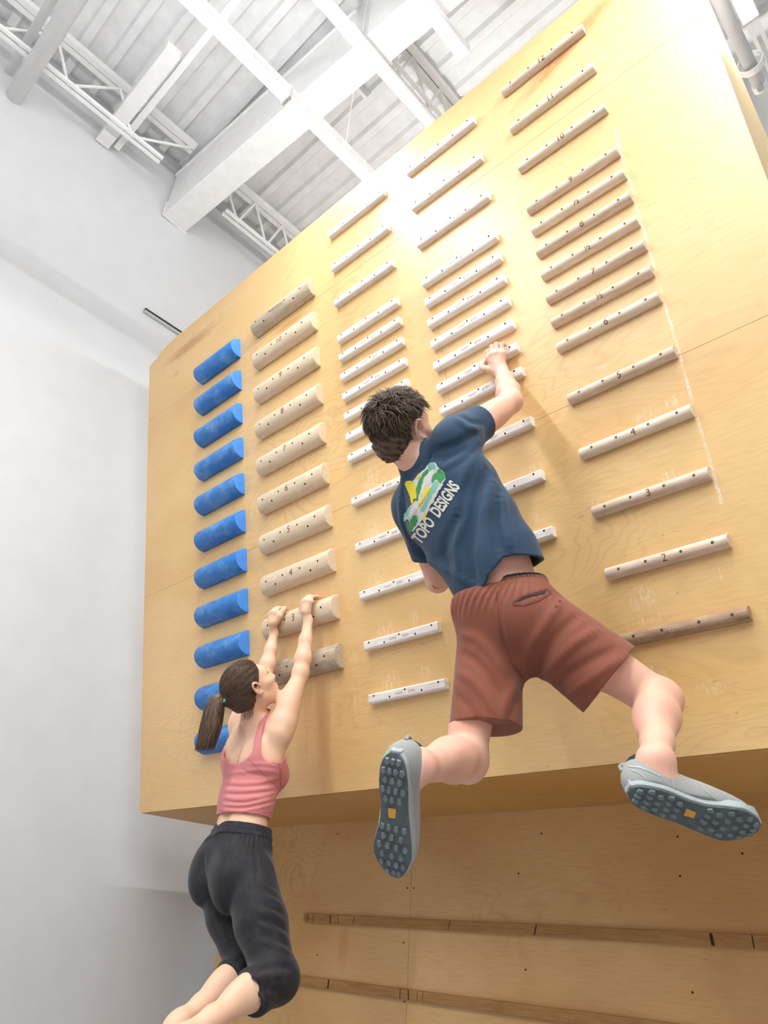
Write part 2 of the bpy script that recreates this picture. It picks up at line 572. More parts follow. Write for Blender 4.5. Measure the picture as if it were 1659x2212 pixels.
pipe('fat white pipe at upper left, running out of the left wall', (WALL_X, -2.05, 4.41), (3.2, -2.02, 4.43), 0.058, flange=False)
pipe('thin white pipe at upper left, hidden behind the fat pipe', (WALL_X, -2.15, 4.60), (3.2, -2.15, 4.60), 0.03)
pipe('thick white round pipe with a coupling, running above the top of the board', (-1.40, -7.5, 4.28), (-1.42, 1.5, 4.30), 0.047, (0.748,))
t = thing('square_duct', 'white square conduit with an end cap, ending above board top', 'conduit', (-0.96, -0.215, 4.30))
obj('conduit_body', boxed(-0.042, 0.042, -6.0, 0, -0.03, 0.055, bevel=0.005), MAT['white_pipe'], t)
obj('end_cap', boxed(-0.047, 0.047, -0.03, 0.03, -0.036, 0.06, bevel=0.006), MAT['white_pipe'], t)

t = thing('hanging_channel', 'white boxed channel with open near end, hung by left wall below the deck', 'channel', (-3.59, -1.42, 4.587))
obj('channel_box', boxed(0, 1.02, -0.055, 0.055, 0, 0.10, bevel=0.003), MAT['white_steel'], t)
obj('side_rail', boxed(0.03, 2.35, 0.075, 0.125, 0.03, 0.08, bevel=0.003), MAT['white_steel'], t)
bm = bmesh.new(); tube(bm, (0.98, 0.02, 0.05), (0.98, 0.062, 0.05), 0.012, 10)
obj('bolt', bm, MAT['alu'], t)
for xx in (0.3, 0.8):
    bm = bmesh.new(); tube(bm, (xx, 0.0, 0.10), (xx, 0.0, 0.40), 0.006, 8)
    obj('hanger_rod', bm, MAT['white_steel'], t)

t = thing('deck_bracket', 'small white bracket under the roof deck, just beyond the girder', 'bracket', (-1.865, -0.30, 4.86))
obj('bracket_plate', boxed(-0.035, -0.01, -0.09, 0.09, 0, 0.12), MAT['white_steel'], t)
obj('bracket_flange', boxed(-0.01, 0.03, -0.09, 0.09, 0.0, 0.012), MAT['grey_gap'], t)

t = thing('wall_rail', 'thin dark-edged metal rail on the left wall, running behind the board', 'rail', (WALL_X, -0.715, 3.330))
obj('rail_body', boxed(0, 0.022, 0, 1.6, -0.012, 0.012), MAT['alu'], t)
obj('rail_slot', boxed(0, 0.026, 0.0, 1.6, 0.012, 0.026), MAT['dark_metal'], t)

# top right corner: strapped pipe and cross pipe
t = pipe('white pipe ending in an elbow at top right corner', (0.405, -1.5, 3.60), (0.395, 0.76, 3.60), 0.034)
bm = bmesh.new(); tube(bm, (-0.01, 2.24, 0), (-0.01, 2.28, 0), 0.040, 20)
obj('pipe_cap', bm, MAT['white_pipe'], t)
bm = bmesh.new(); tube(bm, (-0.01, 2.245, -0.034), (-0.01, 2.245, -0.045), 0.018, 14)
obj('cap_plug', bm, MAT['grey_gap'], t)
t = thing('pipe_strap', 'white loop strap slung round the pipe at top right corner', 'strap', (0.40, 0.62, 3.60))
bm = bmesh.new()
N = 28
ring = []
for i in range(N):
    a = 2 * math.pi * i / N
    c = V((0.062 * math.cos(a), 0, 0.075 * math.sin(a) + 0.02))
    n = V((math.cos(a), 0, math.sin(a)))
    ring.append([bm.verts.new(c + n * dn + V((0, dy, 0))) for dn, dy in ((0, -0.018), (0.005, -0.018), (0.005, 0.018), (0, 0.018))])
for i in range(N):
    for j in range(4):
        bm.faces.new((ring[i][j], ring[i][(j + 1) % 4], ring[(i + 1) % N][(j + 1) % 4], ring[(i + 1) % N][j]))
obj('strap_loop', bm, MAT['white_pipe'], t)
pipe('white cross pipe under the deck at top right corner', (-0.5, 1.12, 4.70), (5.0, 1.12, 4.70), 0.05)


def strip_light(x, y1, z, label, length=2.44, lamp='lamp'):
    t = thing('strip_light', label, 'ceiling light', (x, y1 - length, z), group='long white strip lights')
    obj('housing', boxed(-0.034, 0.034, 0.004, length - 0.004, 0.004, 0.065, bevel=0.004), MAT['white_steel'], t)
    bm = bmesh.new()
    sec = [(0.031, 0.004), (0.026, -0.006), (0.0, -0.010), (-0.026, -0.006), (-0.031, 0.004)]
    prism(bm, sec, 1, 0.012, length - 0.012)
    obj('diffuser', bm, MAT[lamp], t)
    obj('ceiling_fill_glow', boxed(-0.026, 0.026, 0.012, length - 0.012, 0.0655, 0.069), MAT['ceiling_fill'], t)  # added emitter on the housing top, only there to light the deck
    for yy in (0.0, length - 0.014):
        obj('end_cap', boxed(-0.033, 0.033, yy, yy + 0.012, -0.021, 0.076, bevel=0.003), MAT['white_steel'], t)
    for yy in (0.4, length - 0.4):
        bm = bmesh.new(); tube(bm, (0, yy, 0.06), (0, yy, DECK_Z - 0.02 - z), 0.0014, 6)
        obj('suspension_cable', bm, MAT['white_steel'], t)
    return t


LZ = 2.98
strip_light(-1.345, -1.130 + 2.44, LZ, 'glowing strip light farther along the row, reaching over board top')
strip_light(-1.345, -1.130, LZ, 'glowing strip light crossing the girder at top centre, near end of the row')
strip_light(-1.345, -1.130 - 2.44, LZ, 'glowing strip light of the left row, above and behind the viewer')
strip_light(0.497, -0.02, 2.92, 'glowing strip light at the top right corner beside the strapped pipe', lamp='lamp_right')
strip_light(0.497, -0.02 - 2.44, 2.92, 'glowing strip light of the right row, out of sight overhead', lamp='lamp_right')
strip_light(2.6, -0.957, LZ, 'glowing strip light of the far right row, nearer the board')
strip_light(2.6, -3.4, LZ, 'glowing strip light of the far right row, farther from the board')

# ---------------------------------------------------------------- campus board
board = thing('campus_board', 'large overhanging varnished plywood training board with rungs', 'climbing board', (0, 0, 0), (TILT, 0, 0))
TH = 0.018
GAP = 0.0009


def sheet(u0, u1, v0, v1, poly=None):
    """a plywood sheet: front veneer (face) and layered edges"""
    bm = bmesh.new()
    if poly is None:
        poly = [(u0 + GAP, v0 + GAP), (u1 - GAP, v0 + GAP), (u1 - GAP, v1 - GAP), (u0 + GAP, v1 - GAP)]
    prism(bm, poly, 1, 0.0, TH)
    o = obj('plywood_sheet', bm, MAT['board'], board)
    o.data.materials.append(MAT['ply_edge'])
    for p in o.data.polygons:
        if abs(p.normal.y) < 0.5:
            p.material_index = 1
    return o


S1, S2 = 1.108, 2.330
sheet(BX0, -1.935, BV0, S1)
sheet(-1.935, BX1, BV0, S1)
sheet(BX0, -0.92, S1, S2)
sheet(-0.92, BX1, S1, S2)
# top row, the upper left corner of the sheet is broken away
sheet(0, 0, 0, 0, [(BX0 + GAP, S2 + GAP), (-1.33, S2 + GAP), (-1.33, BV1), (-3.02, BV1), (-3.16, BV1 - 0.012), (-3.245, BV1 - 0.034), (-3.258, BV1 - 0.050),
                   (-3.275, BV1 - 0.046), (-3.30, BV1 - 0.047), (-3.35, BV1 - 0.060), (BX0 + GAP, BV1 - 0.068)])
sheet(-1.33 + GAP, BX1, S2, BV1)

WI = board.matrix_world.inverted() if False else Matrix.Rotation(-TILT, 4, 'X')


def world_part(name, bm, mat, **kw):
    """part of the board given in world coordinates"""
    bm.transform(WI)
    return obj(name, bm, mat, board, **kw)


LOW_Y = 0.69
ZB = on_board(0, BV0).z
YB = on_board(0, BV0).y
bm = bmesh.new()
box(bm, BX0 + 0.001, BX1 - 0.001, YB + 0.016, LOW_Y, ZB + 0.002, ZB + 0.018)
world_part('underside_panel', bm, MAT['under'])
bm = bmesh.new()
topy, topz = on_board(0, BV1).y, on_board(0, BV1).z
prism(bm, [(YB + 0.019, ZB + 0.018), (topy + 0.0185, topz - 0.004), (-0.30, 2.77), (0.12, 2.317), (LOW_Y, 1.70), (LOW_Y, ZB + 0.018)], 0, BX1 - 0.02, BX1 - 0.002)
world_part('side_panel', bm, MAT['side'])
bm = bmesh.new()
for uu in np.linspace(BX0 + 0.1, BX1 - 0.15, 7):
    prism(bm, [(YB + 0.0195, ZB + 0.02), (topy + 0.0195, topz - 0.01), (topy + 0.12, topz - 0.01), (YB + 0.15, ZB + 0.02)], 0, uu, uu + 0.04)
world_part('support_frame', bm, MAT['side'])

# dark tick marks, plugged holes and chalk marks on the face
random.seed(4)


def disc(bm, u, v, r, w0=-0.0006, w1=0.0, seg=14):
    tube(bm, (u, w0, v), (u, w1, v), r, seg)


for (u, v) in ((-0.20, 0.90), (-0.19, 0.54), (-0.19, 0.35), (-0.21, 1.075), (-0.75, 0.95), (-0.245, 0.015), (-0.11, -0.02), (-1.01, 0.35), (-1.4, 0.75),
               (-2.46, 1.55), (-2.47, 1.06), (-1.0, -0.04)):
    bm = bmesh.new(); disc(bm, u, v, 0.0042)
    obj('plugged_hole', bm, plain('wood_filler', (204, 168, 92), 0.7) if 'filler' not in MAT else MAT['filler'], board)
MAT['filler'] = bpy.data.materials['wood_filler']


# ---------------------------------------------------------------- lower plywood wall with two battens
low = thing('lower_plywood_wall', 'plain plywood wall panel recessed under the training board', 'wall panel', (0, LOW_Y, 0))
low['kind'] = 'structure'
VS = -1.917
for (a, b) in ((BX0, VS), (VS, BX1)):
    bm = boxed(a + GAP, b - GAP, 0.0, 0.018, FLOOR_Z, ZB + 0.018)
    obj('plywood_sheet', bm, MAT['lower'], low)
for (u, v) in ((-2.45, -0.17), (-1.94, -0.42), (-1.90, -0.42), (-1.2, -0.21), (-1.32, -0.36), (-0.62, -0.24), (-0.63, -0.37), (-2.52, -0.72), (-1.93, -0.86), (-1.30, -0.70),
               (-0.64, -0.72), (-1.95, -0.64), (-0.4, -0.30)):
    bm = bmesh.new(); tube(bm, (u, -0.0006, v), (u, 0.0, v), 0.004, 10)
    obj('screw_head', bm, MAT['pencil'], low)


def batten(label, x0, x1, z0, z1, marks):
    t = thing('wooden_batten', label, 'batten', (x0, LOW_Y, (z0 + z1) / 2), group='oak battens on the lower wall')
    h = (z1 - z0) / 2
    bm = boxed(0, x1 - x0, -0.019, 0.0, -h, h, bevel=0.002)
    obj('batten_body', bm, MAT['oak'], t)
    for (mx, w, lean) in marks:
        bm = bmesh.new()
        prism(bm, [(mx, -h + 0.001), (mx + w, -h + 0.001), (mx + w + lean, h - 0.002), (mx + lean, h - 0.002)], 1, -0.0195, -0.019)
        obj('pencil_mark', bm, MAT['pencil'], t)
    return t


batten('upper long oak foot batten with dark tick marks, below board underside', -2.630, 0.39, -0.582, -0.543,
       [(0.03, 0.004, 0), (0.07, 0.003, 0.004), (0.20, 0.007, -0.003), (0.26, 0.003, -0.008), (0.36, 0.003, 0.01), (0.95, 0.003, 0.012), (1.385, 0.006, 0.012), (2.085, 0.011, -0.003), (2.22, 0.004, 0.0)])
batten('lower long oak foot batten, lowest on the plywood wall', -2.643, 0.39, -0.851, -0.812,
       [(0.235, 0.009, 0.002), (0.70, 0.004, 0.0), (0.75, 0.006, -0.004), (0.80, 0.002, 0.0), (0.83, 0.002, 0.003)])


# ---------------------------------------------------------------- rungs
def rung_mesh(profile, length, bevel):
    """profile: (out, up) points on the board; extruded along local x with eased ends"""
    bm = bmesh.new()
    prism(bm, [(-o, z) for o, z in profile], 0, 0, length)
    ends = [e for e in bm.edges if abs(e.verts[0].co.x - e.verts[1].co.x) < 1e-6 and
            not (e.verts[0].co.y > -1e-4 and e.verts[1].co.y > -1e-4)]
    bmesh.ops.bevel(bm, geom=ends, offset=bevel, segments=2, affect='EDGES', profile=0.5)
    return bm


def half_round(h, out, n=14, power=2.0, top_lip=0.0):
    pts = [(0, 0)]
    for i in range(n + 1):
        a = -math.pi / 2 + math.pi * i / n
        c, s = math.cos(a), math.sin(a)
        o = out * abs(c) ** (2 / power)
        z = h / 2 + h / 2 * math.copysign(abs(s) ** (2 / power), s)
        pts.append((o, z))
    pts.append((0, h))
    q = []
    for p in pts:
        if not q or math.hypot(p[0] - q[-1][0], p[1] - q[-1][1]) > 1e-5:
            q.append(p)
    return q


def rail_profile(h=0.040, out=0.028, c=0.006):
    pts = [(0, 0), (out - 0.008, 0.0)]
    pts += [(out - 0.003, 0.003), (out, 0.009), (out, h - c), (out - c * 0.35, h - c * 0.35), (out - c, h), (0, h)]
    return pts


def surf(profile, z, flip=False):
    """out-distance and slope angle of the profile at height z"""
    best = None
    for (o0, z0), (o1, z1) in zip(profile[:-1], profile[1:]):
        if z0 == z1:
            continue
        if min(z0, z1) <= z <= max(z0, z1):
            f = (z - z0) / (z1 - z0)
            o = o0 + (o1 - o0) * f
            if best is None or o > best[0]:
                best = (o, math.atan2(o0 - o1, z1 - z0))
    return best or (0.02, 0)


def fit_text(me, profile, zc, scale_x=1.0):
    """wrap flat lettering (x along the rung, y up) onto the profile"""
    bm = bmesh.new(); bm.from_mesh(me)
    bmesh.ops.triangulate(bm, faces=bm.faces[:])
    for _ in range(5):
        es = [e for e in bm.edges if abs(e.verts[0].co.y - e.verts[1].co.y) > 0.0035]
        if not es:
            break
        bmesh.ops.subdivide_edges(bm, edges=es, cuts=1)
        bmesh.ops.triangulate(bm, faces=bm.faces[:])
    bm.to_mesh(me); bm.free()
    for v in me.vertices:
        x, y, d = v.co
        o, _ = surf(profile, zc + y)
        v.co = (x * scale_x, -(o + max(d, 0) + 0.0005), zc + y)
    return me


def add_hole(parent, x, z, profile, r=0.0042, mat='hole', screw=False):
    o, a = surf(profile, z)
    n = V((0, -math.cos(a), math.sin(a)))
    c = V((x, -o, z))
    bm = bmesh.new()
    tube(bm, c - n * 0.004, c + n * 0.0004, r, 14)
    h = obj('bolt_hole', bm, MAT[mat], parent)
    if screw:
        bm = bmesh.new()
        tube(bm, c - n * 0.003 + V((0.001, 0, -0.0006)), c + n * 0.0007 + V((0.001, 0, -0.0006)), r * 0.55, 10)
        obj('screw_head', bm, MAT['screw'], h)
    return h


def copy_tree(src, loc, label):
    r = src.copy(); COL.objects.link(r); r.location = loc; r['label'] = label
    for ch in src.children:
        c = ch.copy(); COL.objects.link(c); c.parent = r
        for g_ in ch.children:
            d = g_.copy(); COL.objects.link(d); d.parent = c
    return r


ROT = (TILT, 0, 0)
ORD = ['topmost', 'second', 'third', 'fourth', 'fifth', 'sixth', 'seventh', 'eighth', 'ninth', 'tenth', 'eleventh', 'twelfth', 'thirteenth', 'fourteenth', 'fifteenth']

# column of blue half-round grips
prof = half_round(0.127, 0.069)
first = None
for k in range(11):
    loc = on_board(-2.717, 2.308 - 0.2184 * k)
    lab = ('%s blue half-round grip from the top of the blue column' % ORD[k]) if k else 'topmost blue half-round grip of the blue column'
    if k == 10:
        lab = 'lowest blue half-round grip of the blue column, behind the ponytail and pink top'
    if k == 9:
        lab = 'second lowest blue half-round grip of the blue column, behind the ponytail'
    if first is None:
        first = thing('blue_grip', lab, 'climbing grip', loc, ROT, 'blue half-round grips in the left column')
        bm = rung_mesh(prof, 0.390, 0.002)
        o = obj('grip_body', bm, MAT['blue'], first)
        o.data.materials.append(MAT['blue_end'])
        for p in o.data.polygons:
            if abs(p.normal.x) > 0.9:
                p.material_index = 1
            else:
                p.use_smooth = True
        for x, z in ((0.038, 0.095), (0.11, 0.062), (0.186, 0.095), (0.261, 0.062), (0.34, 0.095)):
            add_hole(first, x, z, prof, 0.0034)
    else:
        copy_tree(first, loc, lab)

# column of large pale wooden grips
prof = half_round(0.113, 0.052, power=2.3)
names = ['tension', '10', '9', '8', '7', '6', '5', '4', '3', None]
labs = ['topmost greyish big wooden grip with a burnt word on it, left wood column']
labs += ['pale big wooden grip marked %s in the left wood column' % s for s in names[1:9]]
labs += ['greyish lowest big wooden grip behind the woman\'s arm, left wood column']
labs[8] = 'big wooden grip marked 3 that the woman hangs from'
for k in range(10):
    loc = on_board(-2.163, 2.351 - 0.2192 * k)
    t = thing('wooden_grip', labs[k], 'climbing grip', loc, ROT, 'big wooden grips in the left wood column')
    o = obj('grip_body', rung_mesh(prof, 0.496, 0.004), MAT['poplar_grey' if k in (0, 9) else 'poplar'], t)
    for p in o.data.polygons:
        p.use_smooth = abs(p.normal.x) < 0.5
    for x, z in ((0.048, 0.064), (0.118, 0.034), (0.175, 0.064), (0.302, 0.064), (0.374, 0.034), (0.429, 0.064)):
        add_hole(t, x, z, prof, 0.0052)
    if names[k]:
        me = text_mesh(names[k], 0.050 if k else 0.034, bold=0.0)
        fit_text(me, prof, 0.060)
        obj('burnt_number' if k else 'burnt_lettering', me, MAT['burn'], t, loc=(0.238, 0, 0))

# two columns of slim chalked rungs
prof = rail_profile()
ROWS = [0.203 + 0.2197 * k for k in range(12)]
HALF = [1.411, 1.631, 1.851]
vs3 = sorted(ROWS + HALF, reverse=True)
vs4 = [v for v in vs3 if v > 0.55]
ORDB = ['lowest', 'second lowest', 'third lowest', 'fourth lowest', 'fifth lowest', 'sixth lowest']


def slim(u, v, label, group, length, jit):
    t = thing('wooden_rung', label, 'climbing rung', on_board(u, v), (TILT, 0, 0), group)
    o = obj('rung_body', rung_mesh(prof, length, 0.003), MAT['pine'], t)
    for q, (x, z) in enumerate(((0.032, 0.030), (0.119, 0.014), (0.203, 0.030), (0.288, 0.014), (0.374, 0.030))):
        add_hole(t, x, z, prof, 0.0042)
    me = text_mesh('wood', 0.017); fit_text(me, prof, 0.022)
    obj('burnt_lettering', me, MAT['faint_burn'], t, loc=(0.170, 0, 0))
    me = text_mesh('grips', 0.017); fit_text(me, prof, 0.022)
    obj('burnt_lettering', me, MAT['faint_burn'], t, loc=(0.238, 0, 0))
    return t


for i, v in enumerate(vs3):
    n = len(vs3) - 1 - i
    lab = '%s slim chalky rung of the column left of the man' % (ORD[i] if n > 5 else ORDB[n])
    if n in (9, 8):
        pass
    slim(-1.512, v, lab, 'slim rungs left of the man', 0.402, i)
for i, v in enumerate(vs4):
    n = len(vs4) - 1 - i
    lab = '%s slim chalky rung of the column at the man\'s right arm' % (ORD[i] if n > 2 else ORDB[n])
    if abs(v - 1.411) < 0.01:
        lab = 'slim chalky rung that the man grips with his right hand'
    slim(-0.957, v, lab, 'slim rungs at the right arm of the man', 0.405, i)

# column of half-round numbered rungs on the right
prof = half_round(0.045, 0.030, power=2.2)
marks = [(12, '12', 'maple_dark'), (11, '11', 'maple'), (10, '10', 'maple'), (9, '9', 'maple_dark'), (8.5, '\u00bd', 'maple'), (8, '8', 'maple_dark'), (7.5, '\u00bd', 'maple'),
         (7, '7', 'maple_dark'), (6.5, '\u00bd', 'maple_dark'), (6, '6', 'maple'), (5, '5', 'maple_dark'), (4, '4', 'maple'), (3, '3', 'maple_dark'), (2, '2', 'maple_dark'), (1, 'tension', 'maple_brown')]
for n, s, m in marks:
    if n == 1:
        lab = 'brown grimed half-round rung with a worn word, lowest of the right column'
    elif s == '\u00bd':
        lab = 'half-round rung marked one half, between rungs %d and %d of right column' % (int(n) + 1, int(n))
    else:
        lab = 'half-round wooden rung marked %s in the right column' % s
    t = thing('numbered_rung', lab, 'climbing rung', on_board(-0.396, n * 0.22), ROT, 'half-round rungs in the right column')
    o = obj('rung_body', rung_mesh(prof, 0.396, 0.003), MAT[m], t)
    for p in o.data.polygons:
        p.use_smooth = abs(p.normal.x) < 0.5
    for x in (0.051, 0.143, 0.257, 0.353):
        add_hole(t, x, 0.025, prof, 0.0046, screw=True)
    me = text_mesh(s, 0.036 if n != 1 else 0.026, bold=0.0); fit_text(me, prof, 0.020)
    obj('burnt_number' if n != 1 else 'worn_lettering', me, MAT['burn' if n != 1 else 'pale_burn'], t, loc=(0.203, 0, 0))


# ================================================================ figures: smooth distance fields meshed as one surface
f8 = np.float64
A3 = lambda p: np.array(p, dtype=f8)
nR, nD, nF, nC = A3(RIGHT), A3(DOWN), A3(FWD), A3(CAM)
FOC = 1551.25


def PX(px, py, d):
    """world point at depth d along the line of sight through (px, py) of the 1659 x 2212 frame"""
    return nC + (nR * ((px - 829.5) / FOC) + nD * ((py - 1106.0) / FOC) + nF) * d


def BD(u, v, w):
    return A3(on_board(u, v, w))


def unit(v):
    v = A3(v)
    return v / np.linalg.norm(v)


def frame(z, y):
    """rows x, y, z: z kept, y made square to it"""
    z = unit(z); y = A3(y); y = unit(y - z * (y @ z)); x = np.cross(y, z)
    return np.stack([x, y, z])


class P:
    """one primitive: fn(points)->distance, bounding centre, blend k, sign"""
    __slots__ = ('fn', 'k', 'op')

    def __init__(self, fn, k=0.02, op='u'):
        self.fn, self.k, self.op = fn, k, op


def rc(a, b, ra, rb, k=0.02, op='u'):
    a, b = A3(a), A3(b)
    ab = b - a
    L2 = max(ab @ ab, 1e-12)

    def fn(p):
        q = p - a
        t = np.clip(q @ ab / L2, 0, 1)
        return np.linalg.norm(q - t[..., None] * ab, axis=-1) - (ra + (rb - ra) * t)
    return P(fn, k, op)


def sph(c, r, k=0.02, op='u'):
    c = A3(c)
    return P(lambda p: np.linalg.norm(p - c, axis=-1) - r, k, op)


def el(c, fr, rad, k=0.02, op='u'):
    """ellipsoid; fr rows are its axes"""
    c, fr, rad = A3(c), A3(fr), A3(rad)

    def fn(p):
        q = (p - c) @ fr.T
        k0 = np.linalg.norm(q / rad, axis=-1)
        k1 = np.linalg.norm(q / (rad * rad), axis=-1)
        return k0 * (k0 - 1.0) / np.maximum(k1, 1e-9)
    return P(fn, k, op)


def ec(a, b, la, lb, ra, rb, k=0.02, op='u', caps=1.0, sq=2.0):
    """elliptic cone from a to b; la/lb lateral directions; ra/rb = (lateral, depth) half widths"""
    a, b = A3(a), A3(b)
    ab = b - a
    L = np.linalg.norm(ab)
    ax = ab / L
    la, lb = A3(la), A3(lb)

    def fn(p):
        q = p - a
        s = q @ ax
        t = np.clip(s / L, 0, 1)
        l = la + (lb - la) * t[..., None]
        l = l - (l @ ax)[..., None] * ax
        l = l / np.linalg.norm(l, axis=-1)[..., None]
        m = np.cross(np.broadcast_to(ax, l.shape), l)
        r1 = ra[0] + (rb[0] - ra[0]) * t
        r2 = ra[1] + (rb[1] - ra[1]) * t
        x = (q * l).sum(-1); y = (q * m).sum(-1); z = (s - t * L) / caps
        r3 = np.minimum(r1, r2)
        k0 = (np.abs(x / r1) ** sq + np.abs(y / r2) ** sq + np.abs(z / r3) ** sq) ** (1 / sq)
        g = np.sqrt((x / r1 ** 2) ** 2 + (y / r2 ** 2) ** 2 + (z / r3 ** 2) ** 2) / np.maximum(np.sqrt((x / r1) ** 2 + (y / r2) ** 2 + (z / r3) ** 2), 1e-6)
        return (k0 - 1.0) / np.maximum(g, 1e-6)
    return P(fn, k, op)


def chain(pts, rad, k=0.02):
    return [rc(pts[i], pts[i + 1], rad[i], rad[i + 1], k) for i in range(len(pts) - 1)]


def tubes(pts, lats, rads, k=0.03, sq=2.0):
    return [ec(pts[i], pts[i + 1], lats[i], lats[i + 1], rads[i], rads[i + 1], k, sq=sq) for i in range(len(pts) - 1)]


def grp(prims, k=0.02, op='u'):
    """a group as one primitive"""
    return P(lambda p: field(prims, p), k, op)


def cut(prims, planes, k=0.02, ck=0.004, op='u'):
    """group cut by half spaces (point, outward normal)"""
    planes = [(A3(q), unit(n)) for q, n in planes]

    def fn(p):
        d = field(prims, p)
        for q, n in planes:
            d = np.maximum(d, (p - q) @ n)
        return d
    return P(fn, k, op)


def field(prims, p):
    d = None
    for pr in prims:
        e = pr.fn(p)
        if d is None:
            d = e
        elif pr.op == 'u':
            if pr.k > 0:
                h = np.maximum(pr.k - np.abs(d - e), 0) / pr.k
                d = np.minimum(d, e) - h * h * pr.k * 0.25
            else:
                d = np.minimum(d, e)
        else:
            k = max(pr.k, 1e-5)
            e = -e
            h = np.maximum(k - np.abs(d - e), 0) / k
            d = np.maximum(d, e) + h * h * k * 0.25
    return d


class Fold:
    """soft ridges (+) or creases (-) along 3-D polylines; each fold is smooth, folds add up"""
    def __init__(self):
        self.folds = []

    def add(self, pts, amps, sig):
        self.folds.append(([(A3(a), A3(b), am) for a, b, am in zip(pts[:-1], pts[1:], amps)], sig))

    def disp(self, p):
        out = np.zeros(p.shape[:-1])
        c = p.reshape(-1, 3).mean(0)
        rad = np.linalg.norm(p.reshape(-1, 3) - c, axis=-1).max()
        for segs, sig in self.folds:
            best = None
            for a, b, amp in segs:
                ab = b - a
                L2 = max(ab @ ab, 1e-12)
                t0 = min(max((c - a) @ ab / L2, 0), 1)
                if np.linalg.norm(c - a - t0 * ab) > rad + 3.2 * sig:
                    continue
                q = p - a
                t = np.clip(q @ ab / L2, 0, 1)
                v = amp * np.exp(-((q - t[..., None] * ab) ** 2).sum(-1) / (sig * sig))
                best = v if best is None else (np.maximum(best, v) if amp > 0 else np.minimum(best, v))
            if best is not None:
                out += best
        return out


